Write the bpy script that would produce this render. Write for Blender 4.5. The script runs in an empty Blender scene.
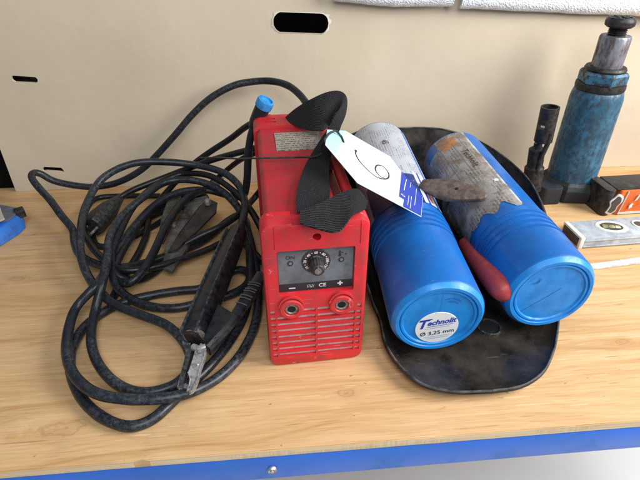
import bpy, bmesh, math, random
from mathutils import Vector, Matrix, noise
random.seed(7)
sc = bpy.context.scene
COL = sc.collection
V = Vector
rad = math.radians

# ------------------------------------------------------------------ camera model
FPX, PITCH, CAMH, YAW = 481.0, rad(34), .45, rad(-5)
HD = V((-math.sin(YAW), math.cos(YAW), 0)); RT = V((math.cos(YAW), math.sin(YAW), 0)); UPZ = V((0, 0, 1))
FW = HD * math.cos(PITCH) - UPZ * math.sin(PITCH); UV_ = HD * math.sin(PITCH) + UPZ * math.cos(PITCH)
CAM = V((0, 0, CAMH))
def ray(px, py): return FW * FPX + RT * (px - 320) - UV_ * (py - 240)
def at(px, py, z=0.0):
    """survey: world point seen at a spot of the photo, at height z (or at depth y = -z when z is negative)"""
    d = ray(px, py)
    t = (-z / d.y) if z < 0 else (z - CAMH) / d.z
    return CAM + d * t
def hit(px, py, p0, n):
    d = ray(px, py); return CAM + d * ((p0 - CAM).dot(n) / d.dot(n))

# ------------------------------------------------------------------ materials
def nodes(name):
    m = bpy.data.materials.new(name); m.use_nodes = True
    nt = m.node_tree; b = nt.nodes['Principled BSDF']
    return m, nt, b
def N(nt, t, **kw):
    n = nt.nodes.new(t)
    for k, v in kw.items():
        if k in n.inputs: n.inputs[k].default_value = v
        else: setattr(n, k, v)
    return n
def ramp(nt, src, stops, interp='LINEAR'):
    r = nt.nodes.new('ShaderNodeValToRGB'); r.color_ramp.interpolation = interp
    e = r.color_ramp.elements
    while len(e) < len(stops): e.new(.5)
    for i, (p, c) in enumerate(stops):
        e[i].position = p; e[i].color = (c, c, c, 1) if isinstance(c, (int, float)) else (*c, 1)
    nt.links.new(src, r.inputs[0]); return r.outputs[0]
def mix(nt, fac, a, b, mode='MIX'):
    n = nt.nodes.new('ShaderNodeMix'); n.data_type = 'RGBA'; n.blend_type = mode
    def s(i, v):
        if hasattr(v, 'is_linked') or hasattr(v, 'links'): nt.links.new(v, n.inputs[i])
        elif isinstance(v, (int, float)): n.inputs[i].default_value = v if i == 0 else (v, v, v, 1)
        else: n.inputs[i].default_value = (*v, 1)
    s(0, fac); s(6, a); s(7, b); return n.outputs[2]
def math_(nt, op, a, b=0.0, c=None):
    n = nt.nodes.new('ShaderNodeMath'); n.operation = op
    for i, v in enumerate((a, b) if c is None else (a, b, c)):
        if isinstance(v, (int, float)): n.inputs[i].default_value = v
        else: nt.links.new(v, n.inputs[i])
    return n.outputs[0]
def coord(nt, scale=(1, 1, 1), kind='Object', rot=(0, 0, 0)):
    tc = nt.nodes.new('ShaderNodeTexCoord'); mp = nt.nodes.new('ShaderNodeMapping')
    mp.inputs['Scale'].default_value = scale; mp.inputs['Rotation'].default_value = rot
    nt.links.new(tc.outputs[kind], mp.inputs[0]); return mp.outputs[0]
def noise_(nt, vec, scale, detail=4, rough=.55, dist=0.0):
    n = N(nt, 'ShaderNodeTexNoise'); n.inputs['Scale'].default_value = scale; n.inputs['Detail'].default_value = detail
    n.inputs['Roughness'].default_value = rough; n.inputs['Distortion'].default_value = dist
    nt.links.new(vec, n.inputs['Vector']); return n.outputs[0]
def bump(nt, b, h, strength=.3, dist=.001):
    n = N(nt, 'ShaderNodeBump'); n.inputs['Strength'].default_value = strength; n.inputs['Distance'].default_value = dist
    nt.links.new(h, n.inputs['Height']); nt.links.new(n.outputs[0], b.inputs['Normal']); return n
def mat(name, base, rough=.5, dirt=None, amt=.5, scale=40, metal=0.0, bump_s=.15, bump_scale=300, var=.12, soft=.12, spec=.5, stretch=(1, 1, 1), rdirt=None, coat=0, scuff=None):
    m, nt, b = nodes(name)
    v = coord(nt, stretch)
    n1 = noise_(nt, v, scale, 6, .6)
    c2 = tuple(x * (1 - var) for x in base); c1 = tuple(min(1, x * (1 + var)) for x in base)
    col = ramp(nt, noise_(nt, v, scale * .4, 3), [(.3, c2), (.7, c1)])
    r = None
    if dirt is not None:
        th = 1 - amt
        f = ramp(nt, n1, [(max(0, .3 + th * .35 - soft), 0.0), (min(1, .3 + th * .35 + soft), 1.0)])
        col = mix(nt, f, col, dirt)
        r = ramp(nt, f, [(0, rough), (1, rough + .25 if rdirt is None else rdirt)])
    if scuff:
        sc_c, sc_t, sc_s = scuff
        fs = ramp(nt, noise_(nt, coord(nt, (1, 1, 1)), sc_s, 5, .75), [(sc_t, 0.0), (sc_t + .05, .75)])
        fl = ramp(nt, noise_(nt, coord(nt, (1, 18, 18), rot=(.5, .3, .7)), sc_s * .55, 2, .5), [(.70, 0.0), (.74, .45)])
        col = mix(nt, math_(nt, 'MAXIMUM', fs, fl), col, sc_c)
    nt.links.new(col, b.inputs['Base Color'])
    if r is not None: nt.links.new(r, b.inputs['Roughness'])
    else: b.inputs['Roughness'].default_value = rough
    b.inputs['Metallic'].default_value = metal
    b.inputs['Specular IOR Level'].default_value = spec
    b.inputs['Coat Weight'].default_value = coat
    bump(nt, b, noise_(nt, v, bump_scale, 3), bump_s, .0006)
    return m

def wood_mat(edge=False):
    m, nt, b = nodes('pine board edge' if edge else 'pine board')
    base = coord(nt, (1, 1, 1))
    wob = noise_(nt, coord(nt, (1.2, 4, 4)), 1.6, 3)
    # growth rings: distance across the grain warped by slow noise and by knots
    sh_ = N(nt, 'ShaderNodeVectorMath', operation='ADD'); nt.links.new(base, sh_.inputs[0]); sh_.inputs[1].default_value = (.1, .74, .85)
    sx = N(nt, 'ShaderNodeSeparateXYZ'); nt.links.new(sh_.outputs[0], sx.inputs[0])
    yy = math_(nt, 'MULTIPLY_ADD', wob, .10, sx.outputs['Y'])
    knots = [(-.243, .333, .024), (.060, .352, .012), (.42, .40, .010), (-.40, .60, .012), (.22, .80, .015), (.55, .5, .012), (-.33, .80, .010), (-.62, .42, .018)]
    kmask = None
    kw1 = math_(nt, 'SUBTRACT', noise_(nt, coord(nt, (1, 1, 1)), 60, 3, .6), .5); kw2 = math_(nt, 'SUBTRACT', noise_(nt, coord(nt, (1.3, 1.1, 1)), 75, 3, .6), .5)
    for kx, ky, kr in knots:
        dx = math_(nt, 'MULTIPLY', math_(nt, 'SUBTRACT', sx.outputs['X'], kx), .42)
        dy = math_(nt, 'SUBTRACT', sx.outputs['Y'], ky)
        dx = math_(nt, 'MULTIPLY_ADD', kw1, kr * .8, dx); dy = math_(nt, 'MULTIPLY_ADD', kw2, kr * .6, dy)
        dd = math_(nt, 'SQRT', math_(nt, 'ADD', math_(nt, 'MULTIPLY', dx, dx), math_(nt, 'MULTIPLY', dy, dy)))
        g = math_(nt, 'EXPONENT', math_(nt, 'MULTIPLY', math_(nt, 'DIVIDE', dd, kr), -1.0))
        sgn = math_(nt, 'TANH', math_(nt, 'MULTIPLY', dy, 120.0))
        yy = math_(nt, 'MULTIPLY_ADD', math_(nt, 'MULTIPLY', g, sgn), -kr * 1.5, yy)
        kk = math_(nt, 'LESS_THAN', dd, kr * .30)
        gk = ramp(nt, math_(nt, 'DIVIDE', dd, kr), [(.05, .45), (.14, .18), (.26, .16), (.34, .42), (.44, .10), (.8, 0)])
        kmask = gk if kmask is None else math_(nt, 'MAXIMUM', kmask, gk)
    cb = N(nt, 'ShaderNodeCombineXYZ')
    nt.links.new(math_(nt, 'MULTIPLY', sx.outputs['X'], .05), cb.inputs[0]); nt.links.new(yy, cb.inputs[1]); nt.links.new(sx.outputs['Z'], cb.inputs[2])
    rings = noise_(nt, cb.outputs[0], 85, 4, .62)
    fine = noise_(nt, coord(nt, (6, 260, 260)), 1.5, 5, .7)
    pores = noise_(nt, coord(nt, (22, 700, 700)), 1.0, 2, .6)
    col = ramp(nt, rings, [(.28, (.46, .25, .10)), (.42, (.575, .355, .165)), (.54, (.645, .42, .215)), (.74, (.69, .475, .265))])
    col = mix(nt, ramp(nt, fine, [(.46, 0.0), (.66, .40)]), col, (.45, .255, .11))
    col = mix(nt, ramp(nt, pores, [(.58, 0.0), (.68, .45)]), col, (.33, .17, .075))
    # boards glued side by side, each of a slightly different tone
    brd = N(nt, 'ShaderNodeTexWhiteNoise', noise_dimensions='1D')
    nt.links.new(math_(nt, 'FLOOR', math_(nt, 'MULTIPLY', math_(nt, 'ADD', sx.outputs['Y'], 1.013), 8.5)), brd.inputs['W'])
    col = mix(nt, math_(nt, 'MULTIPLY', brd.outputs['Value'], .22), col, (.52, .30, .13))
    # stains, grey grime and small dents
    grime = ramp(nt, noise_(nt, coord(nt, (1, 1, 1)), 9, 6, .7), [(.52, 0.0), (.78, .45)])
    col = mix(nt, grime, col, (.36, .24, .13))
    spots = ramp(nt, noise_(nt, coord(nt, (1, 2.0, 1)), 75, 2, .5), [(.735, 0.0), (.76, .55)])
    col = mix(nt, spots, col, (.20, .10, .04))
    # pale and dark scratches
    for k, (rz, sc_, c_) in enumerate([(.5, (14, 240, 1), (.78, .60, .38)), (-.9, (12, 260, 1), (.30, .16, .07)), (1.35, (16, 300, 1), (.74, .56, .34))]):
        s_ = noise_(nt, coord(nt, sc_, rot=(0, 0, rz)), 1.0, 1, .4)
        col = mix(nt, ramp(nt, s_, [(.735, 0.0), (.76, .6)]), col, c_)
    if not edge: col = mix(nt, kmask, col, (.27, .125, .045))
    if edge:
        st = noise_(nt, coord(nt, (420, 8, 30)), 1.0, 3, .6)
        msk = ramp(nt, noise_(nt, coord(nt, (7, 1, 60)), 1.0, 2), [(.50, 0.0), (.54, 1.0)])
        lyr = ramp(nt, noise_(nt, coord(nt, (3, 1, 420)), 1.0, 2), [(.35, (.62, .43, .23)), (.6, (.74, .58, .37))])
        col = mix(nt, mix(nt, msk, 0.0, ramp(nt, st, [(.40, 0.0), (.6, .35)])), lyr, (.42, .27, .14))
    nt.links.new(col, b.inputs['Base Color'])
    nt.links.new(ramp(nt, rings, [(.3, .62), (.7, .50)]), b.inputs['Roughness'])
    h = math_(nt, 'ADD', math_(nt, 'MULTIPLY', fine, .6), math_(nt, 'MULTIPLY', spots, -1.2))
    bump(nt, b, h, .25, .0006)
    b.inputs['Specular IOR Level'].default_value = .3
    return m

# ------------------------------------------------------------------ mesh helpers
def finish(name, bm, m, smooth=35):
    me = bpy.data.meshes.new(name)
    bmesh.ops.recalc_face_normals(bm, faces=bm.faces)
    bm.to_mesh(me); bm.free()
    ms = m if isinstance(m, (list, tuple)) else [m]
    for q in ms: me.materials.append(q)
    if smooth:
        me.shade_smooth()
        try: me.set_sharp_from_angle(angle=rad(smooth))
        except Exception: pass
    return me
class Thing:
    """an Empty at the thing's base; parts are given in world space"""
    def __init__(s, name, loc, rz=0, label=None, cat=None, group=None):
        s.o = bpy.data.objects.new(name, None); COL.objects.link(s.o)
        s.M = Matrix.Translation(V(loc)) @ Matrix.Rotation(rz, 4, 'Z')
        s.o.matrix_world = s.M; s.o.empty_display_size = .02
        tag(s.o, label, cat, group)
    def part(s, name, bm, m, parent=None, local=False, smooth=35, label=None):
        if not local: bm.transform(s.M.inverted())
        ob = bpy.data.objects.new(name, finish(name, bm, m, smooth)); COL.objects.link(ob)
        ob.parent = parent or s.o
        if label: ob['label'] = label
        return ob
def tag(o, label=None, cat=None, group=None, kind=None):
    if label: o['label'] = label
    if cat: o['category'] = cat
    if group: o['group'] = group
    if kind: o['kind'] = kind
def solo(name, bm, m, label=None, cat=None, group=None, kind=None, smooth=35):
    c = V((0, 0, 0)); n = len(bm.verts)
    for v in bm.verts: c += v.co
    c /= n; c.z = min(v.co.z for v in bm.verts)
    bm.transform(Matrix.Translation(-c))
    ob = bpy.data.objects.new(name, finish(name, bm, m, smooth)); COL.objects.link(ob); ob.location = c
    tag(ob, label, cat, group, kind); return ob
def BM(): return bmesh.new()
def join(bm, other):
    me = bpy.data.meshes.new('t'); other.to_mesh(me); other.free(); bm.from_mesh(me); bpy.data.meshes.remove(me); return bm
def box(x0, x1, y0, y1, z0, z1, r=0, seg=2, bm=None):
    b = BM(); bmesh.ops.create_cube(b, size=1)
    b.transform(Matrix.Translation(((x0 + x1) / 2, (y0 + y1) / 2, (z0 + z1) / 2)) @ Matrix.Diagonal((x1 - x0, y1 - y0, z1 - z0, 1)))
    if r: bmesh.ops.bevel(b, geom=b.edges[:], offset=r, segments=seg, profile=.5, affect='EDGES', clamp_overlap=True)
    return join(bm, b) if bm else b
def prism(poly, z0, z1, r=0, seg=2, M=None, bm=None, alledges=True):
    b = BM(); vs = [b.verts.new((x, y, z0)) for x, y in poly]; f = b.faces.new(vs)
    e = bmesh.ops.extrude_face_region(b, geom=[f])
    for v in e['geom']:
        if isinstance(v, bmesh.types.BMVert): v.co.z = z1
    if r:
        ed = b.edges[:] if alledges else [q for q in b.edges if abs(q.verts[0].co.z - q.verts[1].co.z) < 1e-6]
        bmesh.ops.bevel(b, geom=ed, offset=r, segments=seg, profile=.5, affect='EDGES', clamp_overlap=True)
    if M: b.transform(M)
    return join(bm, b) if bm else b
def frame(o, x, z):
    """matrix with local x along x and local z near z"""
    x = x.normalized(); y = z.cross(x).normalized(); z = x.cross(y)
    M = Matrix.Identity(4)
    for i in range(3): M[i][0], M[i][1], M[i][2], M[i][3] = x[i], y[i], z[i], o[i]
    return M
def lathe(prof, n=48, M=None, bm=None, cap=True):
    """profile of (radius, height) turned about local z"""
    b = BM(); rings = []
    for r, z in prof:
        if r < 1e-6: rings.append([b.verts.new((0, 0, z))])
        else: rings.append([b.verts.new((r * math.cos(2 * math.pi * i / n), r * math.sin(2 * math.pi * i / n), z)) for i in range(n)])
    for a, c in zip(rings, rings[1:]):
        for i in range(n):
            j = (i + 1) % n
            if len(a) == 1 and len(c) == 1: continue
            if len(a) == 1: b.faces.new((a[0], c[i], c[j]))
            elif len(c) == 1: b.faces.new((a[i], a[j], c[0]))
            else: b.faces.new((a[i], a[j], c[j], c[i]))
    if cap:
        for q in (rings[0], rings[-1]):
            if len(q) > 1: b.faces.new(q)
    if M: b.transform(M)
    return join(bm, b) if bm else b
def zto(o, d, up=None):
    """matrix taking local z to direction d at o"""
    d = d.normalized(); u = up or (V((0, 0, 1)) if abs(d.z) < .95 else V((0, 1, 0)))
    x = u.cross(d).normalized(); y = d.cross(x)
    M = Matrix.Identity(4)
    for i in range(3): M[i][0], M[i][1], M[i][2], M[i][3] = x[i], y[i], d[i], o[i]
    return M
def spline(P, step=.004):
    """centripetal-ish Catmull-Rom through P"""
    P = [V(p) for p in P]; out = []
    Q = [P[0] * 2 - P[1]] + P + [P[-1] * 2 - P[-2]]
    for i in range(1, len(Q) - 2):
        p0, p1, p2, p3 = Q[i - 1:i + 3]; n = max(2, int((p2 - p1).length / step))
        a = max(1e-4, (p1 - p0).length ** .5); b_ = max(1e-4, (p2 - p1).length ** .5); c = max(1e-4, (p3 - p2).length ** .5)
        m1 = (p2 - p1) + b_ * ((p1 - p0) / a - (p2 - p0) / (a + b_)) ; m2 = (p2 - p1) + b_ * ((p3 - p2) / c - (p3 - p1) / (b_ + c))
        for k in range(n):
            t = k / n; t2 = t * t; t3 = t2 * t
            out.append(p1 * (2 * t3 - 3 * t2 + 1) + m1 * (t3 - 2 * t2 + t) + p2 * (-2 * t3 + 3 * t2) + m2 * (t3 - t2))
    out.append(P[-1]); return out
def relax(P, n=3):
    for _ in range(n):
        P = [P[0]] + [(P[i - 1] + P[i] * 2 + P[i + 1]) / 4 for i in range(1, len(P) - 1)] + [P[-1]]
    return P
def sweep(P, r, n=14, bm=None, cap=True, jit=0):
    b = BM(); rings = []; up = V((0, 0, 1)); prev = None
    for i, p in enumerate(P):
        t = (P[min(i + 1, len(P) - 1)] - P[max(i - 1, 0)]).normalized()
        if prev is None: x = t.cross(up if abs(t.z) < .9 else V((1, 0, 0))).normalized()
        else: x = (prev - t * prev.dot(t)).normalized()
        prev = x; y = t.cross(x); rr = r(i / (len(P) - 1)) if callable(r) else r
        rings.append([b.verts.new(p + (x * math.cos(a) + y * math.sin(a)) * rr * (1 + jit * noise.noise(p * 60))) for a in [2 * math.pi * k / n for k in range(n)]])
    for a, c in zip(rings, rings[1:]):
        for i in range(n): b.faces.new((a[i], a[(i + 1) % n], c[(i + 1) % n], c[i]))
    if cap: b.faces.new(rings[0]); b.faces.new(rings[-1])
    return join(bm, b) if bm else b
def ribbon(A, B, th=.0016, nc=6, step=.004, crown=0.0):
    """webbing between two edge curves A and B (same number of knots)"""
    m = 6
    def sp(P): 
        out = []; P = [V(p) for p in P]; Q = [P[0] * 2 - P[1]] + P + [P[-1] * 2 - P[-2]]
        for i in range(1, len(Q) - 2):
            p0, p1, p2, p3 = Q[i - 1:i + 3]
            for k in range(m):
                t = k / m; t2 = t * t; t3 = t2 * t
                out.append(.5 * ((2 * p1) + (p2 - p0) * t + (2 * p0 - 5 * p1 + 4 * p2 - p3) * t2 + (3 * p1 - p0 - 3 * p2 + p3) * t3))
        out.append(P[-1]); return out
    a = sp(A); c = sp(B); b = BM(); rows = []
    uvs = {}
    L = 0; prev = None
    for p, q in zip(a, c):
        mid = (p + q) / 2
        if prev is not None: L += (mid - prev).length
        prev = mid
        row = []
        for k in range(nc + 1):
            v = b.verts.new(p.lerp(q, k / nc)); row.append(v); uvs[v] = (k / nc * (p - q).length, L)
        rows.append(row)
    for r0, r1 in zip(rows, rows[1:]):
        for k in range(nc): b.faces.new((r0[k], r0[k + 1], r1[k + 1], r1[k]))
    uv = b.loops.layers.uv.new('UVMap')
    for f in b.faces:
        for l in f.loops: l[uv].uv = uvs[l.vert]
    b.normal_update()
    g = bmesh.ops.solidify(b, geom=b.faces[:], thickness=th)
    return b
def boolean(me_bm, cutters, mode='DIFFERENCE'):
    def mk(b):
        me = bpy.data.meshes.new('t'); bmesh.ops.recalc_face_normals(b, faces=b.faces); b.to_mesh(me); b.free(); o = bpy.data.objects.new('t', me); COL.objects.link(o); return o
    o = mk(me_bm); cs = [mk(c) for c in cutters]
    for c in cs:
        md = o.modifiers.new('b', 'BOOLEAN'); md.operation = mode; md.object = c; md.solver = 'EXACT'
    bpy.context.view_layer.update()
    dg = bpy.context.evaluated_depsgraph_get()
    me = bpy.data.meshes.new_from_object(o.evaluated_get(dg)); b = BM(); b.from_mesh(me)
    for q in [o] + cs:
        d = q.data; bpy.data.objects.remove(q); bpy.data.meshes.remove(d)
    bpy.data.meshes.remove(me); return b
def text(s, size, M=None, extrude=.0, shear=0, bold=0, warp=None, align='CENTER', sx=1):
    cu = bpy.data.curves.new('t', 'FONT'); cu.body = s; cu.size = size; cu.align_x = align; cu.align_y = 'CENTER'
    cu.shear = shear; cu.offset = bold; cu.extrude = extrude; cu.resolution_u = 3
    o = bpy.data.objects.new('t', cu); COL.objects.link(o); bpy.context.view_layer.update()
    me = bpy.data.meshes.new_from_object(o.evaluated_get(bpy.context.evaluated_depsgraph_get()))
    b = BM(); b.from_mesh(me); bpy.data.objects.remove(o); bpy.data.curves.remove(cu); bpy.data.meshes.remove(me)
    b.transform(Matrix.Diagonal((sx, 1, 1, 1)))
    if warp:
        for v in b.verts: v.co = warp(v.co)
    if M: b.transform(M)
    return b
def stroke(P, w, th=.0002, M=None, bm=None):
    """flat pen stroke in the local xy plane"""
    P = spline([V((x, y, 0)) for x, y in P], .0008); b = BM(); L = []
    for i, p in enumerate(P):
        t = (P[min(i + 1, len(P) - 1)] - P[max(i - 1, 0)]).normalized(); n = V((-t.y, t.x, 0)) * w * .5
        L.append((b.verts.new(p + n + V((0, 0, th))), b.verts.new(p - n + V((0, 0, th)))))
    for a, c in zip(L, L[1:]): b.faces.new((a[0], a[1], c[1], c[0]))
    if M: b.transform(M)
    return join(bm, b) if bm else b
def ellipse(a, b_, n=40, c=(0, 0)): return [(c[0] + a * math.cos(2 * math.pi * i / n), c[1] + b_ * math.sin(2 * math.pi * i / n)) for i in range(n)]
def rrect(x0, x1, y0, y1, r, n=5):
    out = []
    for cx, cy, a0 in ((x1 - r, y1 - r, 0), (x0 + r, y1 - r, 90), (x0 + r, y0 + r, 180), (x1 - r, y0 + r, 270)):
        for k in range(n + 1):
            a = rad(a0 + 90 * k / n); out.append((cx + r * math.cos(a), cy + r * math.sin(a)))
    return out
def flat(poly, z, M=None):
    b = BM(); b.faces.new([b.verts.new((x, y, z)) for x, y in poly])
    if M: b.transform(M)
    return b

# ------------------------------------------------------------------ palette
M_wood, M_edge = wood_mat(), wood_mat(True)
M_rail = mat('blue steel paint', (.012, .13, .60), .36, (.02, .16, .54), .12, 30, bump_s=.05)
M_screw = mat('zinc screw', (.62, .62, .60), .35, (.3, .28, .25), .4, 200, metal=.9)
M_red = mat('red plastic', (.66, .016, .026), .33, (.42, .035, .038), .34, 55, scuff=((.72, .30, .30), .64, 60), bump_s=.22, bump_scale=900, var=.10, soft=.16, rdirt=.6)
M_redtop = mat('scuffed red metal cover', (.52, .014, .024), .40, (.30, .030, .036), .4, 45, bump_s=.15, bump_scale=700, var=.15, soft=.2)
M_dust = mat('dusty grille', (.46, .22, .22), .85, (.62, .53, .53), .75, 90, bump_s=.4)
M_panel = mat('grey control panel', (.17, .19, .215), .42, (.11, .115, .125), .35, 70, bump_s=.05, spec=.4)
M_black = mat('black plastic', (.012, .012, .013), .38, (.05, .05, .05), .25, 80)
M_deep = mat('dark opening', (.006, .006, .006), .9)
M_white = mat('white print', (.72, .72, .70), .55, bump_s=0)
M_dial = mat('dial black', (.02, .02, .022), .45, (.12, .05, .05), .3, 200)
M_greyring = mat('worn socket metal', (.36, .33, .32), .45, (.16, .14, .13), .5, 300, metal=.5)
M_blackprint = mat('black print', (.02, .02, .025), .6, bump_s=0)
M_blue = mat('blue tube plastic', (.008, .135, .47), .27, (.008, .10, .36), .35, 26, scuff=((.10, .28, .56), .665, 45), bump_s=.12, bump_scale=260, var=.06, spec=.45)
M_bluelit = mat('blue tube plastic lit end', (.012, .25, .70), .32, (.010, .19, .57), .3, 60, scuff=((.005, .10, .40), .66, 60), bump_s=.12, bump_scale=260, var=.06, spec=.4)  # same plastic as the sides; the front light is put into its lighter colour
M_sticker = mat('white sticker', (.78, .79, .80), .5, bump_s=.02)
M_blueprint = mat('blue print', (.012, .05, .42), .5, bump_s=0)
M_paper = mat('white tag card', (.70, .735, .74), .7, bump_s=.05, var=.02)
M_cyan = mat('pale blue tag card', (.42, .76, .84), .65, bump_s=.05, var=.03)
M_ink = mat('black pen', (.015, .015, .02), .5, bump_s=0)
M_shield = mat('scuffed black fibre shell', (.0065, .0058, .0052), .22, (.058, .046, .036), .34, 26, scuff=((.16, .145, .125), .70, 55), bump_s=.35, bump_scale=220, var=.4, soft=.20, rdirt=.40, spec=.5)
M_jack = mat('worn blue enamel', (.030, .115, .190), .33, (.020, .050, .080), .36, 120, scuff=((.12, .22, .28), .66, 80), bump_s=.4, bump_scale=260, var=.35, soft=.09, stretch=(1.2, 1.2, .8), rdirt=.6)
M_jackbase = mat('oily dark blue casting', (.009, .022, .042), .45, (.012, .012, .013), .6, 50, bump_s=.5, bump_scale=240, var=.3)
M_collar = mat('worn blue nut', (.035, .14, .23), .4, (.03, .027, .028), .42, 110, bump_s=.4, soft=.06)
M_ram = mat('steel ram', (.32, .33, .38), .32, (.09, .07, .07), .42, 90, metal=.6, bump_s=.2, stretch=(1, 1, .4))
M_oily = mat('black oily steel', (.008, .008, .009), .42, (.032, .029, .026), .35, 150, bump_s=.4, spec=.4)
M_rubber = mat('black rubber', (.011, .012, .013), .5, (.045, .048, .05), .25, 200, bump_s=.4)
M_steel = mat('worn bare steel', (.52, .52, .53), .36, (.16, .15, .14), .38, 160, metal=.6, bump_s=.5)
M_clamp = mat('grey zinc clamp', (.19, .185, .165), .45, (.045, .038, .032), .45, 38, metal=.3, bump_s=.2)
M_rust = mat('brown forged steel', (.20, .145, .12), .5, (.09, .068, .056), .5, 110, metal=.35, bump_s=.5)
M_grip = mat('faded red rubber grip', (.46, .045, .050), .38, (.32, .05, .052), .35, 90, bump_s=.5, bump_scale=500)
M_alu = mat('pale blue grey level body', (.48, .53, .58), .42, (.32, .35, .39), .4, 60, bump_s=.1, metal=.1)
M_ltrim = mat('ivory trim', (.70, .68, .62), .5, bump_s=.05)
M_brown = mat('brown end cap', (.085, .062, .05), .6, (.05, .04, .035), .5, 200)
M_vial = mat('yellow green vial', (.30, .30, .10), .15, (.16, .15, .08), .4, 150, bump_s=0, coat=.6)
M_orange = mat('orange plastic', (.72, .14, .022), .4, (.5, .10, .02), .3, 80, bump_s=.1)
M_grey = mat('light grey plastic', (.52, .50, .47), .5, bump_s=.05)
M_strip = mat('white plastic strip', (.72, .73, .74), .4, (.5, .5, .5), .3, 120, bump_s=.05)
M_foam = None
M_floor = mat('pale painted floor', (.93, .94, .95), .6, (.88, .90, .91), .4, 3, bump_s=.05)
M_wall = mat('dark wall', (.02, .018, .017), .9)  # unseen wall; the darkness beside the box is put into its colour
M_sky_blue = mat('blue connector', (.03, .27, .62), .4, (.02, .14, .35), .3, 100)
M_bluebox = mat('blue painted casting', (.016, .16, .62), .38, (.02, .10, .36), .3, 60, bump_s=.1)
M_greymetal = mat('grey machined steel', (.19, .22, .27), .38, (.12, .13, .15), .4, 60, metal=.4)

def cable_mat(name, base, worn, amt):
    m, nt, b = nodes(name)
    v = coord(nt, (1, 1, 1))
    big = ramp(nt, noise_(nt, v, 9, 3), [(.38, 0.0), (.66, 1.0)])
    fine = ramp(nt, noise_(nt, v, 210, 6, .8), [(.44, 0.0), (.78, 1.0)])
    f = math_(nt, 'MULTIPLY', math_(nt, 'MULTIPLY_ADD', big, .85, .15), fine)
    col = ramp(nt, noise_(nt, v, 30, 3), [(.3, tuple(x * .75 for x in base)), (.7, tuple(x * 1.35 for x in base))])
    col = mix(nt, math_(nt, 'MULTIPLY', f, amt), col, worn)
    sp = ramp(nt, noise_(nt, v, 420, 2), [(.73, 0.0), (.78, .8)])
    col = mix(nt, math_(nt, 'MULTIPLY', sp, big), col, (.42, .42, .40))
    nt.links.new(col, b.inputs['Base Color'])
    nt.links.new(ramp(nt, f, [(0, .33), (1, .70)]), b.inputs['Roughness'])
    b.inputs['Specular IOR Level'].default_value = .38
    bump(nt, b, noise_(nt, v, 350, 4), .35, .0006)
    return m
M_cableA = cable_mat('worn rubber cable', (.010, .013, .019), (.19, .205, .22), .60)
M_cableB = cable_mat('black rubber cable', (.008, .010, .0145), (.12, .13, .145), .7)
M_cord = cable_mat('black cord', (.006, .007, .009), (.06, .065, .07), .4)

def webbing_mat():
    m, nt, b = nodes('black webbing')
    uv = coord(nt, (1, 1, 1), 'UV'); s = N(nt, 'ShaderNodeSeparateXYZ'); nt.links.new(uv, s.inputs[0])
    a = math_(nt, 'SINE', math_(nt, 'MULTIPLY', math_(nt, 'ADD', s.outputs[0], math_(nt, 'MULTIPLY', s.outputs[1], .5)), 2400.0))
    c = math_(nt, 'SINE', math_(nt, 'MULTIPLY', s.outputs[1], 3000.0))
    h = math_(nt, 'MULTIPLY', a, c)
    lint = ramp(nt, noise_(nt, coord(nt), 500, 3), [(.60, 0.0), (.78, .7)])
    col = mix(nt, ramp(nt, h, [(.2, 0.0), (1, .8)]), (.010, .010, .011), (.13, .13, .14))
    col = mix(nt, lint, col, (.13, .13, .13))
    nt.links.new(col, b.inputs['Base Color']); b.inputs['Roughness'].default_value = .85
    b.inputs['Specular IOR Level'].default_value = .2
    bump(nt, b, h, .9, .0008); return m
M_web = webbing_mat()

def card_mat():
    m, nt, b = nodes('kraft cardboard')
    v = coord(nt)
    col = ramp(nt, noise_(nt, v, 3.0, 5, .6), [(.3, (.535, .450, .330)), (.7, (.585, .505, .39))])
    fib = noise_(nt, coord(nt, (30, 30, 260)), 1.5, 4, .7)
    col = mix(nt, ramp(nt, fib, [(.4, 0.0), (.8, .06)]), col, (.64, .57, .48))
    s = N(nt, 'ShaderNodeSeparateXYZ'); nt.links.new(v, s.inputs[0])
    flute = math_(nt, 'SINE', math_(nt, 'MULTIPLY', s.outputs[0], 900.0))
    sc1 = ramp(nt, noise_(nt, coord(nt, (3, 3, 1)), 45, 4, .6), [(.70, 0.0), (.76, .5)])
    col = mix(nt, sc1, col, (.64, .585, .50))
    st = ramp(nt, noise_(nt, v, 14, 5, .7), [(.60, 0.0), (.80, .35)])
    col = mix(nt, st, col, (.47, .395, .31))
    nt.links.new(col, b.inputs['Base Color']); b.inputs['Roughness'].default_value = .75; b.inputs['Specular IOR Level'].default_value = .25
    h = math_(nt, 'ADD', math_(nt, 'MULTIPLY', flute, .004), noise_(nt, v, 16, 4))
    bump(nt, b, h, .30, .004); return m
M_card = card_mat()
M_torn = mat('torn cardboard edge', (.66, .61, .53), .9, bump_s=.5)

def foam_mat():
    m, nt, b = nodes('white bubble foam')
    v = coord(nt)
    vo = N(nt, 'ShaderNodeTexVoronoi'); vo.inputs['Scale'].default_value = 330; nt.links.new(v, vo.inputs['Vector'])
    h = ramp(nt, vo.outputs['Distance'], [(0, 1.0), (.75, 0.0)])
    col = mix(nt, h, (.76, .80, .83), (.90, .91, .92))
    nt.links.new(col, b.inputs['Base Color']); b.inputs['Roughness'].default_value = .4
    bump(nt, b, math_(nt, 'ADD', h, noise_(nt, v, 60, 4)), .5, .002); return m
M_foam = foam_mat()

# ------------------------------------------------------------------ setting
solo('floor', box(-3, 3, -1.5, 2.5, -.86, -.85), M_floor, kind='structure', smooth=0)
solo('wall', box(-3, 3, 2.2, 2.3, -.84, 1.6), M_wall, kind='structure', smooth=0)

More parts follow.
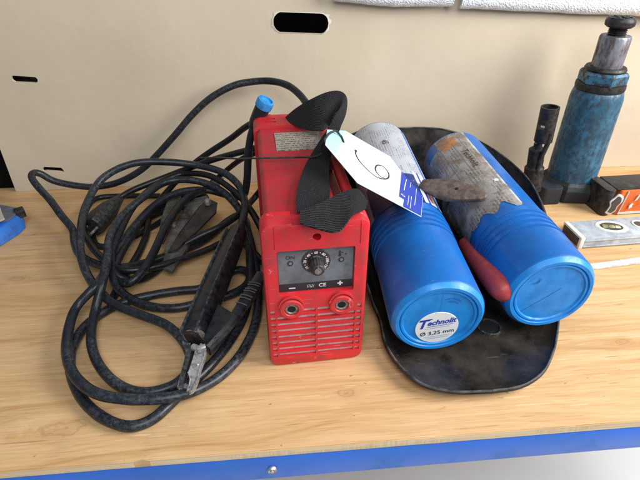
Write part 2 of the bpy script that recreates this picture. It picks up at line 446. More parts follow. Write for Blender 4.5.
# ------------------------------------------------------------------ workbench
T = Thing('workbench', (.1, .74, -.85), 0, 'wooden topped workbench with blue steel frame rail, everything stands on it', 'workbench')
YF, YB = .2885, 1.21
b = BM()
nx = 240
top = box(-.80, 1.10, YF, YB, -.0105, 0)
# chipped and slightly wavy front arris
bmesh.ops.subdivide_edges(top, edges=[e for e in top.edges if abs(e.verts[0].co.x - e.verts[1].co.x) > .5], cuts=nx)
for v in top.verts:
    if v.co.y < YF + .001:
        k = noise.noise(V((v.co.x * 30, 0, 3))); c = max(0, noise.noise(V((v.co.x * 55, 4, 3))) - .32)
        if v.co.z > -.005: v.co.y += .0004 * k + .003 * c; v.co.z -= .001 * c
        else: v.co.y += .0004 * k
bd = [e for e in top.edges if all(v.co.y < YF + .006 and v.co.z > -.005 for v in e.verts)]
bmesh.ops.bevel(top, geom=bd, offset=.0008, segments=2, affect='EDGES')
for f in top.faces:
    f.material_index = 1 if f.calc_center_median().y < YF + .0003 and abs(f.normal.y) > .7 else 0
tt = T.part('tabletop', top, [M_wood, M_edge])
rl = box(-.80, 1.10, .2895, .3295, -.054, -.0110, .002)
rl = T.part('rail', rl, M_rail)
sp = at(272, 468, -.2890)
s = lathe([(.0001, .0034), (.0018, .0034), (.0022, .0022), (.0040, .0030), (.0052, .0016), (.0054, 0)], 24, zto(V((sp.x, .2893, sp.z - .003)), V((0, -1, 0))))
T.part('screw', s, M_screw, rl)
for lx in (-.74, 1.0):
    for ly in (.31, 1.15):
        T.part('leg', box(lx, lx + .05, ly - .0, ly + .05, -.85, -.0545, .003), M_rail)
T.part('rear_rail', box(-.69, 1.0, 1.16, 1.20, -.054, -.0110, .002), M_rail)

# ------------------------------------------------------------------ cardboard box
T = Thing('cardboard_box', (.1, .90, 0), 0, 'big beige kraft cardboard box with cut hand holes at the back of the bench', 'cardboard box')
XL = at(17, 192, -.888).x
YC, TOPZ = .888, .345
def wavy(v):
    v.co.y += .0060 * noise.noise(V((v.co.x * 5, 0, v.co.z * 6))) - .003 * math.exp(-((v.co.x - .16) / .03) ** 2) * (v.co.z / .34)
pan = box(XL, 1.0, YC, YC + .005, .0005, TOPZ)
bmesh.ops.subdivide_edges(pan, edges=[e for e in pan.edges if abs(e.verts[0].co.x - e.verts[1].co.x) > .5], cuts=60)
bmesh.ops.subdivide_edges(pan, edges=[e for e in pan.edges if abs(e.verts[0].co.z - e.verts[1].co.z) > .2], cuts=10)
def slot(cx, cz, w, h, tilt=0, bend=0):
    P = rrect(-w / 2, w / 2, -h / 2, h / 2, h * .46, 6)
    P = [(x + .0008 * noise.noise(V((x * 300, y * 300, cx))), y + bend * (1 - (2 * x / w) ** 2) + .0008 * noise.noise(V((x * 300, y * 300, cx + 5)))) for x, y in P]
    M = Matrix.Translation((cx, YC + .02, cz)) @ Matrix.Rotation(rad(90), 4, 'X') @ Matrix.Rotation(tilt, 4, 'Z')
    return P, M
H = []
c = at(301, 23, -YC); H.append(slot(c.x, c.z, .094, .033, rad(-3)))
c = at(25, 79, -YC); H.append(slot(c.x, c.z, .042, .0105, rad(-5), -.0012))
c = at(53, 170, -YC); H.append(slot(c.x, c.z - .002, .038, .0085, rad(-8), .0085))
cut = [prism(P, 0, .04, M=M) for P, M in H]
pan = boolean(pan, cut)
for v in pan.verts: wavy(v)
fp = T.part('front_panel', pan, M_card, smooth=50)
# frayed paper rims round the big hole
b = BM()
P, M = H[0]
ring = []
for k in range(len(P)):
    x, y = P[k]; a = .0012 + .005 * abs(noise.noise(V((x * 120, y * 120, 0)))) * (1.8 if abs(x) > .04 else .6)
    L_ = math.hypot(x, y * 2.5) or 1
    ring.append((x, y, x + a * x / L_, y + a * 2.2 * y / L_))
vs = [(b.verts.new(M @ V((p[0], p[1], .0212))), b.verts.new(M @ V((p[2], p[3], .0206)))) for p in ring]
for i in range(len(vs)):
    j = (i + 1) % len(vs); b.faces.new((vs[i][0], vs[j][0], vs[j][1], vs[i][1]))
for v in b.verts: wavy(v)
T.part('torn_rim', b, M_torn, fp)
T.part('side_panel', box(XL, XL + .005, YC + .0052, 1.195, .0005, TOPZ), M_card)  # unseen closing panels, added so the hand holes stay dark inside
T.part('side_panel', box(.995, 1.0, YC + .0052, 1.195, .0005, TOPZ), M_card)
T.part('back_panel', box(XL, 1.0, 1.1952, 1.20, .0005, TOPZ), M_card)
T.part('top_flap', box(XL, 1.0, YC + .001, 1.20, TOPZ + .0002, TOPZ + .005), M_card)

T = Thing('dark_filler', (-.72, .905, 0), 0, 'black crate added for the dark gap left of the cardboard box', 'filler')  # made-up block, near black, added to keep the gap beside the box dark
M_filler = mat('dark gap colour', (.004, .004, .004), .9, spec=.1, bump_s=.1)
T.part('filler_block', box(-.90, XL - .004, .900, 1.15, .0006, .30, .004), M_filler)
T.part('filler_top', box(-.905, XL - .003, .896, 1.154, .3002, .315, .003), M_filler)
# ------------------------------------------------------------------ foam over the box edge
def foam(x0, x1, zl, name, label):
    b = BM(); nx_, rows = 60, []
    prof = [(.0, 0), (-.007, .004), (-.010, .012), (-.010, .03), (-.010, .045), (-.006, .058), (.006, .066), (.03, .070), (.10, .072), (.20, .071)]
    for (dy, dz) in prof:
        row = []
        for i in range(nx_ + 1):
            x = x0 + (x1 - x0) * i / nx_
            w = .0022 * noise.noise(V((x * 9, dz * 20, 1))) + .0008 * noise.noise(V((x * 60, dz * 60, 1)))
            row.append(b.verts.new((x, YC - .012 + dy + w * .7, zl(x) + dz + w)))
        rows.append(row)
    for r0, r1 in zip(rows, rows[1:]):
        for i in range(nx_): b.faces.new((r0[i], r0[i + 1], r1[i + 1], r1[i]))
    b.normal_update(); bmesh.ops.solidify(b, geom=b.faces[:], thickness=-.004)
    # keep above the box top
    solo(name, b, M_foam, label, 'bubble wrap', 'white packing sheets hanging over the box edge', smooth=60)
xg = at(455, 5, -.876).x
foam(.100, xg - .006, lambda x: .3265 + .010 * max(0, (.20 - x)) / .1, 'bubble_wrap', 'white bubble wrap sheet over the box top, left of the gap, above the blue tubes')
foam(xg + .008, .80, lambda x: .3225 - .016 * (x - .32) / .3, 'bubble_wrap', 'white bubble wrap sheet over the box top, right of the gap, beside the jack')

# ------------------------------------------------------------------ welder
WO, WR = V((-.0236, .3965, 0)), .0485
T = Thing('welding_inverter', WO, WR, 'red portable welding inverter with dial panel, slatted front and black carrying strap', 'welder')
WM = T.M
W, HT, LN = .1095, .2014, .306
front_M = Matrix(((1, 0, 0, 0), (0, 0, 1, 0), (0, 1, 0, 0), (0, 0, 0, 1)))   # xy(z) -> x, z, y
def fr(b):   # local front-plane mesh (x right, y up, z into the case) -> thing space
    b.transform(front_M); return b
outline = rrect(-.0012, W + .0012, .0, HT, .011, 5)
bez = BM()
# front bezel: lofted so the face is a little smaller than its rim
lv = [(.0045, 0.0), (.0015, .0015), (0, .006), (0, .024)]
rows = []
for ins, z in lv:
    rows.append([bez.verts.new((x + (-1 if x > W / 2 else 1) * ins * 1.0, y + (-1 if y > HT / 2 else 1) * ins, z)) for x, y in outline])
for r0, r1 in zip(rows, rows[1:]):
    for i in range(len(r0)): bez.faces.new((r0[i], r0[(i + 1) % len(r0)], r1[(i + 1) % len(r0)], r1[i]))
bez.faces.new(rows[0]); bez.faces.new(rows[-1])
cuts = []
cuts.append(prism(rrect(.0145, .0955, .1105, .1690, .002, 2), -.01, .0075))                 # control recess
cuts.append(prism([(.031, .1985), (.083, .1985), (.083, .22), (.031, .22)], -.01, .030))    # strap notch
cuts.append(prism(ellipse(.0044, .0044, 24, (.0556, .1835)), -.01, .012))                   # screw hole
pitch = .0096
for k in range(8):
    v = .0875 - k * pitch
    for u0, u1 in ((.0035, .0088), (.0108, .0535), (.0560, .0985), (.1005, .1058)):
        if k == 0 and u0 in (.0108,): u0, u1 = .040, .0535
        if k == 0 and u0 in (.0560,): u0, u1 = .0560, .0690
        cuts.append(prism([(u0, v - .0034), (u1, v - .0034), (u1, v + .0024), (u0, v + .0024)], -.01, .0065))
for u in (.0125, .1000):
    cuts.append(prism([(u - .0006, .172), (u + .0006, .172), (u + .0006, .21), (u - .0006, .21)], -.01, .0012))
bez = boolean(bez, cuts)
fr(bez)
bz = T.part('front_bezel', bez, M_red, local=True, smooth=32)
T.part('grille', fr(prism(rrect(.002, .1075, .012, .094, .003), .0034, .0070)), M_dust, bz, local=True)
# raised collar halves over sockets
def fcirc(prof, u, v): return lathe(prof, 40, Matrix.Translation((u, 0, v)) @ Matrix.Rotation(rad(90), 4, 'X'))
for u in (.0268, .0826):
    so = T.part('socket', fcirc([(.0078, -.004), (.0078, .0024), (.0084, .0032), (.0120, .0032), (.0134, .0022), (.0138, -.002)], u, .0915), M_red, local=True)
    T.part('contact_ring', fcirc([(.0046, -.004), (.0046, .0014), (.0052, .0020), (.0068, .0020), (.0077, .0010), (.0077, -.004)], u, .0915), M_greyring, so, local=True)
    T.part('contact_hole', fcirc([(.0, .0009), (.0047, .0009), (.0047, -.003)], u, .0915), M_deep, so, local=True)
    hood = BM()
    for k in range(14):
        a0, a1 = rad(15 + 150 * k / 14), rad(15 + 150 * (k + 1) / 14)
        q = [(.0150 * math.cos(a0), .0200 * math.sin(a0)), (.0150 * math.cos(a1), .0200 * math.sin(a1)), (.0136 * math.cos(a1), .0172 * math.sin(a1)), (.0136 * math.cos(a0), .0172 * math.sin(a0))]
        for z0 in (0,): prism([(u + x, .0905 + y) for x, y in q], -.0022, .001, bm=hood)
    T.part('socket_hood', fr(hood), M_red, so, local=True)
pn = T.part('control_panel', fr(prism(rrect(.0150, .0950, .1110, .1685, .0012, 2), .0060, .0074)), M_panel, local=True)
T.part('polarity_stripe', fr(prism([(.0152, .1115), (.0948, .1115), (.0948, .1215), (.0152, .1215)], .0056, .0060)), M_blackprint, pn, local=True)
def ftext(s, size, u, v, d, **k):
    b = text(s, size, **k); b.transform(Matrix.Translation((u, d, v)) @ Matrix.Rotation(rad(90), 4, 'X')); return b
b = ftext('ON', .0062, .0282, .1560, .00575, bold=.0001); T.part('lettering', b, M_blackprint, pn, local=True)
b = ftext('–', .0125, .0290, .1162, .00545, bold=.0003); join(b, ftext('+', .0110, .0815, .1168, .00545, bold=.0004)); join(b, ftext('C€'.replace('€', 'E'), .0068, .0620, .1166, .00545, bold=.0001)); join(b, ftext('/////', .0058, .0490, .1166, .00545))
T.part('polarity_marks', b, M_white, pn, local=True)
# thermometer symbol
b = ftext('.', .009, .0870, .1580, .00575, bold=.0003); join(b, fr(prism(rrect(.0796, .0812, .1550, .1605, .0007), .0055, .0058))); join(b, fr(prism(ellipse(.0016, .0016, 14, (.0804, .1546)), .0055, .0058)))
join(b, fr(prism(rrect(.0820, .0840, .1575, .1585, .0003), .0055, .0058)))
T.part('thermometer_symbol', b, M_blackprint, pn, local=True)
for u in (.0280, .0822):
    q = T.part('indicator_lamp', fcirc([(0, .0012), (.0020, .0010), (.0024, 0)], u, .1528).__class__ and lathe([(0, .0010), (.0016, .0008), (.0021, 0)], 20, Matrix.Translation((u, .0059, .1488)) @ Matrix.Rotation(rad(90), 4, 'X')), M_panel, pn, local=True)
    T.part('lamp_ring', lathe([(.0021, 0), (.0021, .0006), (.0031, .0006), (.0031, 0)], 24, Matrix.Translation((u, .0060, .1488)) @ Matrix.Rotation(rad(90), 4, 'X'), cap=False), M_blackprint, q, local=True)
dc = (.0552, .1492)
dl = T.part('dial', lathe([(0, .0010), (.0148, .0010), (.0155, .0004), (.0155, -.0002)], 48, Matrix.Translation((dc[0], .0060, dc[1])) @ Matrix.Rotation(rad(90), 4, 'X')), M_dial, pn, local=True)
b = BM()
for k, sname in enumerate(['10', '·', '20', '·', '40', '·', '60', '·', '80', '·', '100', '·', '130']):
    a = rad(215 - k * 250 / 12); x, y = dc[0] + .0118 * math.cos(a), dc[1] + .0118 * math.sin(a)
    tb = text(sname, .0040 if sname != '·' else .008, bold=.0001)
    tb.transform(Matrix.Translation((x, .0046, y)) @ Matrix.Rotation(rad(90), 4, 'X') @ Matrix.Rotation(a - rad(90), 4, 'Z'))
    join(b, tb)
T.part('dial_numbers', b, M_white, dl, local=True)
kn = BM(); prof_n = 64
KM = Matrix.Translation((dc[0], .0048, dc[1])) @ Matrix.Rotation(rad(90), 4, 'X')
kn = lathe([(0, .0165), (.0052, .0165), (.0062, .0160), (.0070, .0145), (.0074, .0020), (.0088, .0010), (.0088, 0)], prof_n, None)
for v in kn.verts:
    r_ = math.hypot(v.co.x, v.co.y)
    if .0060 < r_ < .0080 and v.co.z < .0150 and v.co.z > .0015:
        a = math.atan2(v.co.y, v.co.x); s_ = 1 + .05 * math.cos(16 * a); v.co.x *= s_; v.co.y *= s_
kn.transform(KM)
kb = T.part('knob', kn, M_black, pn, local=True)
T.part('pointer', fr(prism([(dc[0] - .0006, dc[1] + .001), (dc[0] + .0006, dc[1] + .001), (dc[0] + .0006, dc[1] + .0055), (dc[0] - .0006, dc[1] + .0055)], -.0123, -.0110)), M_greyring, kb, local=True)
T.part('knob_cap', lathe([(0, .0004), (.0022, .0004), (.0022, 0), (.0030, 0), (.0030, .0005), (.0036, .0005), (.0036, -.0005)], 28, Matrix.Translation((dc[0], -.0118, dc[1])) @ Matrix.Rotation(rad(90), 4, 'X')), M_greyring, kb, local=True)
# case between the bezels, with the grip opening along the right top edge
case = prism(rrect(.0035, W - .0035, .004, HT - .0035, .007, 4), .020, .268)
case = boolean(case, [prism([(.0805, .150), (.13, .150), (.13, .197), (.113, .215), (.0805, .215)], .034, .215)])
fr(case)
T.part('case', case, M_redtop, local=True, smooth=32)
hb = prism(rrect(.0935, W - .0035, .184, HT - .0035, .006, 4), .030, .219)
T.part('grip_bar', fr(hb), M_red, local=True)
rbz = prism(outline, .266, .312)
rcuts = []
for u0, u1 in ((.006, .032), (.076, .100)):
    for k in range(2):
        rcuts.append(prism([(u0 + .002, HT - .004), (u1, HT - .004), (u1, HT + .01), (u0 + .002, HT + .01)], .2790 + k * .0120, .2860 + k * .0120))
rbz = boolean(rbz, rcuts)
bmesh.ops.remove_doubles(rbz, verts=rbz.verts, dist=1e-5)
T.part('rear_bezel', fr(rbz), M_red, local=True, smooth=32)
# rating plate with print
def plate_mat():
    m, nt, b = nodes('rating plate')
    v = coord(nt)
    s = N(nt, 'ShaderNodeSeparateXYZ'); nt.links.new(v, s.inputs[0])
    row = math_(nt, 'GREATER_THAN', math_(nt, 'SINE', math_(nt, 'MULTIPLY', s.outputs[1], 900.0)), -.1)
    wds = ramp(nt, noise_(nt, coord(nt, (380, 200, 1)), 1.0, 2), [(.46, 0.0), (.52, 1.0)])
    f = math_(nt, 'MULTIPLY', row, wds)
    col = mix(nt, math_(nt, 'MULTIPLY', f, .8), (.34, .29, .24), (.06, .05, .05))
    nt.links.new(col, b.inputs['Base Color']); b.inputs['Roughness'].default_value = .4; return m
T.part('rating_plate', box(.0275, .0900, .1830, .2440, HT - .0036, HT - .0026), plate_mat(), local=True)
T.part('cable_tie_post', lathe([(0, .0), (.006, .0), (.006, -.02)], 24, Matrix.Translation((.03, .320, .12)) @ Matrix.Rotation(rad(90), 4, 'X')), M_black, local=True)
# carrying strap: three runs of webbing
def wl(px, py, z): return at(px, py, z)
A = [wl(284, 118, .200), wl(296, 108, .216), wl(311, 99, -.665), wl(327, 92, -.66), wl(340, 91, -.655), wl(347, 98, -.65), wl(346, 114, -.643), wl(339, 131, .211), wl(332, 151, .2060), wl(329, 170, .2055), wl(330, 190, .2065), wl(328, 204, .206)]
B = [wl(285, 121, .200), wl(296, 126, .203), wl(309, 130, .208), wl(323, 130, .214), wl(332, 123, -.625), wl(337, 112, -.618), wl(334, 118, -.612), wl(326, 131, .210), wl(315, 148, .2065), wl(304, 168, .2060), wl(297, 190, .2065), wl(296, 211, .2055)]
st = T.part('carrying_strap', ribbon(A, B, .0018), M_web)
A = [wl(322, 199, .212), wl(340, 192, .2135), wl(356, 188, .2110), wl(366, 196, .200)]
B = [wl(303, 222, .2085), wl(322, 232, .2105), wl(340, 229, .2090), wl(368, 209, .196)]
A = [wl(327, 193, .2110), wl(341, 191, .2120), wl(357, 189, .2100), wl(366, 200, .196)]
A = [wl(300, 210, .2120), wl(322, 202, .2150), wl(342, 192, .2150), wl(358, 189, .2130), wl(368, 201, .2010)]
B = [wl(300, 223, .2095), wl(320, 229, .2080), wl(338, 231, .2070), wl(352, 216, .2110), wl(366, 209, .2000)]
T.part('strap_end', ribbon(A, B, .0018), M_web, st)

# ------------------------------------------------------------------ lot tag
pA, nT = V((.085, .5, .2085)), V((.72, 0.06, 1)).normalized()
TM = frame(hit(333, 139, pA, nT), hit(410, 192, pA, nT) - hit(333, 139, pA, nT), nT)
TMi = TM.inverted()
def tg(px, py): q = TMi @ hit(px, py, pA, nT); return (q.x, q.y)
T = Thing('lot_tag', TM.translation, 0, 'white cardboard lot tag with handwritten 6, tied to the red welder by a black cord', 'tag')
poly = [tg(*p) for p in [(327, 130), (345, 131), (404, 165), (424, 181), (421, 217), (357, 183), (325, 145)]]
card = prism(poly, 0, .0006, M=TM)
card = boolean(card, [prism(ellipse(.0030, .0030, 20, tg(334, 137)), -.01, .01, M=TM)])
cd = T.part('card', card, M_paper)
e1, e2 = tg(345, 131), tg(343.5, 167.5)
T.part('blue_corner', flat([tg(327.3, 130.3), tg(344.7, 131.2), tg(335.5, 155), tg(325.4, 144.6)], .0008, TM), M_cyan, cd)
blk = [tg(*p) for p in [(405.5, 166.3), (423.6, 181.3), (420.6, 216.5), (402.5, 207.0), (403.5, 200.0), (398.6, 197.0), (401.3, 171.5), (405.0, 173.0)]]
T.part('blue_print', flat(blk, .0009, TM), M_blueprint, cd)
six = [(355.0, 151.8), (355.2, 150.6), (356.0, 151.0), (355.2, 153.5), (358.6, 160.8), (366.6, 169.8), (374.7, 176.6), (381, 179.2), (386.0, 179.4), (388.6, 176.5), (387.0, 171.5), (382.7, 167.0), (378, 165.6), (375.2, 167.8), (376.0, 172.5), (379.5, 176.5), (384.5, 179.2)]
T.part('handwritten_six', stroke([tg(*p) for p in six], .0021, .0010, TM), M_ink, cd)
# small emblem and lines on the blue block
b = BM()
stroke([tg(406, 180), (lambda a, c: ((a[0] + c[0]) / 2, (a[1] + c[1]) / 2))(tg(406, 180), tg(403, 192)), tg(403.5, 191)], .0012, .0012, TM, b)
bmc = tg(402.6, 196)
join(b, flat(ellipse(.0032, .0032, 20, bmc), .0011, TM))
for a_, c_ in (((411.8, 176), (409.5, 188)), ((417, 182), (414.0, 206)), ((408.4, 196), (407, 206)), ((411, 197), (409.4, 209))):
    stroke([tg(*a_), tg((a_[0] + c_[0]) / 2, (a_[1] + c_[1]) / 2), tg(*c_)], .0007, .0012, TM, b)
T.part('print_lines', b, M_sticker, cd)
T.part('emblem_dot', flat(ellipse(.0014, .0014, 14, bmc), .0013, TM), M_blueprint, cd)
# faint round stamp
b = BM(); cx_, cy_ = tg(373, 160)
for k in range(26):
    a0, a1 = 2 * math.pi * k / 26, 2 * math.pi * (k + .7) / 26
    join(b, flat([(cx_ + r_ * math.cos(a), cy_ + r_ * math.sin(a)) for r_, a in ((.0125, a0), (.0125, a1), (.0112, a1), (.0112, a0))], .0007, TM))
T.part('faint_stamp', b, mat('faint stamp ink', (.68, .80, .82), .7, bump_s=0), cd)
# tie: loop through the hole and the long tail across the welder
hp = TM @ V((*tg(334, 137), .0006))
tie = [TM @ V((*tg(343, 143), .0012)), TM @ V((*tg(340, 137.5), .0022)), TM @ V((*tg(334.5, 134.2), .0045)), TM @ V((*tg(330, 135), .0048)), at(325, 139, .236), at(322, 145, .228), at(322, 152, .216)]
cdd = T.part('tie_cord', sweep(relax(spline(tie, .001), 4), .0015, 10), M_black)
tail = [at(322, 152, .216), at(321, 155, .2125), at(316, 157.0, .2095), at(300, 157.2, .2060), at(280, 157.6, .2045), at(256, 158.2, .2045), at(240, 158.8, .195), at(218, 157.6, .175), at(200, 158, .16)]
T.part('tie_tail', sweep(relax(spline(tail, .003), 4), .0012, 8), M_black, cdd)

# ------------------------------------------------------------------ electrode tubes
class Tube:
    def __init__(s, c, az, el, L, r=.0555):
        s.c = V(c); s.L = L; s.r = r
        s.d = V((math.sin(az) * math.cos(el), math.cos(az) * math.cos(el), math.sin(el)))
        s.ax = s.d.cross(UPZ).normalized(); s.bz = s.ax.cross(s.d)
        if s.bz.z < 0: s.bz = -s.bz
    def S(s, t, ang, off=0):
        a = rad(ang); return s.c + s.d * t + (s.ax * math.cos(a) + s.bz * math.sin(a)) * (s.r + off)
    def E(s, u, v, off=0): return s.c - s.d * off + s.ax * u + s.bz * v
    def M(s):
        M = Matrix.Identity(4)
        for i in range(3): M[i][0], M[i][1], M[i][2], M[i][3] = s.ax[i], s.bz[i], s.d[i], s.c[i]
        return M
def label_patch(tb, s0, s1, a0, a1, off, ragged=0, ns=40, na=40, r_front=True):
    b = BM(); uv = b.loops.layers.uv.new('UVMap'); rows = []; U = {}
    for i in range(ns + 1):
        row = []
        for j in range(na + 1):
            a = a0 + (a1 - a0) * j / na
            t0 = s0 + ragged * (noise.noise(V((a * .06, 1, 2))) + .4 * noise.noise(V((a * .3, 1, 2))))
            t = t0 + (s1 - t0) * i / ns
            ed = ragged * .0 
            v = b.verts.new(tb.S(t, a, off)); row.append(v); U[v] = (t - s0, rad(a - a0) * tb.r)
        rows.append(row)
    for r0, r1 in zip(rows, rows[1:]):
        for j in range(na): b.faces.new((r0[j], r0[j + 1], r1[j + 1], r1[j]))
    for f in b.faces:
        for l in f.loops: l[uv].uv = U[l.vert]
    return b
def label_mat(name, paper, ink, grime, gamt, rows=900.0, inkamt=.7, zones=()):
    m, nt, b = nodes(name)
    uv = coord(nt, (1, 1, 1), 'UV'); s = N(nt, 'ShaderNodeSeparateXYZ'); nt.links.new(uv, s.inputs[0])
    row = math_(nt, 'GREATER_THAN', math_(nt, 'SINE', math_(nt, 'MULTIPLY', s.outputs[1], rows)), .0)
    wd = ramp(nt, noise_(nt, coord(nt, (420, 300, 1), 'UV'), 1.0, 3), [(.47, 0.0), (.53, 1.0)])
    blocks = ramp(nt, noise_(nt, coord(nt, (22, 50, 1), 'UV'), 1.0, 1), [(.46, 0.0), (.50, 1.0)])
    f = math_(nt, 'MULTIPLY', math_(nt, 'MULTIPLY', row, wd), blocks)
    col = mix(nt, math_(nt, 'MULTIPLY', f, inkamt), paper, ink)
    for (u0, u1, v0, v1, c) in zones:
        g = math_(nt, 'MULTIPLY', math_(nt, 'GREATER_THAN', s.outputs[0], u0), math_(nt, 'LESS_THAN', s.outputs[0], u1))
        g = math_(nt, 'MULTIPLY', g, math_(nt, 'MULTIPLY', math_(nt, 'GREATER_THAN', s.outputs[1], v0), math_(nt, 'LESS_THAN', s.outputs[1], v1)))
        col = mix(nt, g, col, c)
    g1 = ramp(nt, noise_(nt, coord(nt, (1, 1, 1), 'UV'), 38, 7, .72, .6), [(.62 - gamt * .3, 0.0), (.78 - gamt * .25, .9)])
    col = mix(nt, g1, col, grime)
    nt.links.new(col, b.inputs['Base Color']); b.inputs['Roughness'].default_value = .45
    bump(nt, b, g1, .3, .0005)
    return m
def build_tube(tb, name, label, r0s, sleeve_end):
    T = Thing(name, (tb.c.x, tb.c.y, 0), 0, label, 'electrode tube', 'blue electrode tubes lying in the black shield')
    r = tb.r; P = [(0, .0030), (.0405, .0030), (.0418, .0012), (.0440, .0010), (.0450, .0028), (.0462, .0002), (.0500, .0), (r - .0012, .0052), (r, .0085)]
    s = r0s
    P += [(r, s - .004)]
    for k in range(4):
        P += [(r, s), (r + .0008, s + .0000), (r + .0006, s + .0008), (r - .0032, s + .0018), (r - .0030, s + .0030), (r + .0002, s + .0042), (r, s + .0092)]; s += .0112
    P += [(r, sleeve_end), (r - .0006, sleeve_end + .0008), (r - .0012, sleeve_end + .0012), (r - .0012, tb.L - .003), (r - .003, tb.L), (r * .8, tb.L), (0, tb.L - .001)]
    bd = lathe(P, 96, tb.M())
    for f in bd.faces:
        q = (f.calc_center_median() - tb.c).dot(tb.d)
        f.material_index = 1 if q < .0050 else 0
    body = T.part('tube_body', bd, [M_blue, M_bluelit], smooth=28)
    # moulded marks and the parting line on the end
    b = BM()
    EM = Matrix.Identity(4)
    for i in range(3): EM[i][0], EM[i][1], EM[i][2], EM[i][3] = tb.ax[i], tb.bz[i], -tb.d[i], (tb.c + tb.d * .0030)[i]
    return T, body, EM
tb1 = Tube((.1715, .3933, .0646), .0160, .060, .43)
T, body, EM = build_tube(tb1, 'electrode_tube', 'blue plastic electrode tube with white round Technolit sticker on its end, beside the welder', .112, .160)
T.part('end_ridge', stroke([(.004, .0300), (.012, .0310), (.019, .0285), (.022, .0260)], .0010, .0006, EM), M_blue, body)
T.part('end_ridge', stroke([(.007, .0270), (.016, .0255), (.019, .0230)], .0012, .0008, EM), M_blue, body)
T.part('parting_line', stroke([(.0010, -.040), (.0005, 0), (0, .040)], .0003, .0003, EM), M_blue, body)
SM = EM @ Matrix.Translation((0.0005, -.0150, .0004)) @ Matrix.Rotation(rad(9), 4, 'Z')
sk = T.part('sticker', lathe([(0, .0006), (.0252, .0006), (.0256, 0)], 64, SM), M_sticker)
b = text('echnolit', .0112, SM @ Matrix.Translation((.0052, .0092, .0009)), shear=.35, bold=.00035, sx=.92)
join(b, text('T', .0200, SM @ Matrix.Translation((-.0180, .0083, .0009)), shear=.35, bold=.0006))
join(b, flat([(-.0120, .0030), (.0190, .0030), (.0192, .0038), (-.0118, .0038)], .0009, SM))
join(b, flat([(-.0150, .0150), (-.0050, .0150), (-.0045, .0164), (-.0145, .0164)], .0009, SM))
T.part('sticker_logo', b, M_blueprint, sk)
b = text('Ø 3,25 mm', .0088, SM @ Matrix.Translation((0, -.0082, .0009)), bold=.00012)
T.part('sticker_lettering', b, M_blackprint, sk)
b = BM()
random.seed(3)
for yy_, w_ in ((-.0002, .028), (-.0150, .030), (-.0178, .024)):
    x = -w_ / 2
    while x < w_ / 2:
        l = random.uniform(.001, .0035); join(b, flat([(x, yy_), (x + l, yy_), (x + l, yy_ + .0011), (x, yy_ + .0011)], .0008, SM)); x += l + .0006
T.part('sticker_small_print', b, mat('pale blue print', (.35, .42, .58), .6, bump_s=0), sk)
lm1 = label_mat('printed label', (.44, .47, .52), (.10, .11, .17), (.30, .28, .27), .22, 1500.0, .75,
                zones=[(0.0, .075, .040, .122, (.006, .028, .17)), (.0, .5, .012, .0185, (.02, .12, .50)), (.0, .5, .0, .006, (.02, .12, .50)), (.0, .085, .0185, .040, (.62, .66, .72)), (.005, .06, .024, .029, (.60, .10, .05)), (.0, .085, .030, .034, (.015, .07, .40)), (.02, .055, .055, .075, (.30, .12, .07))])
lb = T.part('paper_label', label_patch(tb1, .168, .424, 28, 190, -.0004), lm1, body)
def wrapS(tb, s0, a0, off, flip=1):
    # text x runs along the tube from its rear to its front, letters stand round the girth
    return lambda co: tb.S(s0 - co.x * flip, a0 - flip * math.degrees(co.y / tb.r), off)
T.part('label_lettering', text('45', .015, warp=wrapS(tb1, .345, 96, .0010)), M_blackprint, lb)
b = text('Technolit', .013, warp=wrapS(tb1, .225, 108, .0004), shear=.3)
T.part('label_lettering', b, mat('pale print', (.16, .24, .45), .5, bump_s=0), lb)

tb2 = Tube((.3128, .4125, .0751), -.0148, .0300, .36)
T, body, EM = build_tube(tb2, 'electrode_tube', 'blue plastic electrode tube with torn grimy grey label, right of the red hammer grip', .066, .115)
T.part('end_ridge', stroke([(-.0270, .0180), (-.020, .0190), (-.0200, .0255)], .0011, .0008, EM), M_blue, body)
T.part('end_ridge', stroke([(-.022, .0190), (-.017, .0240)], .0010, .0008, EM), M_blue, body)
T.part('parting_line', stroke([(-.0300, -.0260), (-.012, -.0120), (.006, .0030), (.012, .008)], .0005, .0004, EM), mat('dark crack', (.01, .06, .3), .6), body)
lm2 = label_mat('grimy torn label', (.33, .31, .29), (.05, .05, .06), (.150, .110, .080), .62, 1300.0, .8,
                zones=[(.190, .222, .022, .050, (.52, .20, .06)), (.205, .235, .055, .085, (.03, .12, .34)), (.0, .5, .0, .003, (.55, .58, .60)), (.09, .20, .030, .0315, (.15, .15, .16)), (.09, .20, .052, .0535, (.15, .15, .16)), (.20, .2012, .02, .06, (.15, .15, .16))])
lb = T.part('torn_label', label_patch(tb2, .122, .354, 84, 215, -.0004, .016), lm2, body)
T.part('label_lettering', text('Technolit', .0150, warp=wrapS(tb2, .262, 105, .0003)), M_blackprint, lb)
b = BM()
gl = lambda px, py: None
T.part('label_mark', text('S', .012, warp=wrapS(tb2, .185, 97, .0004), bold=.0012), M_sticker, lb)

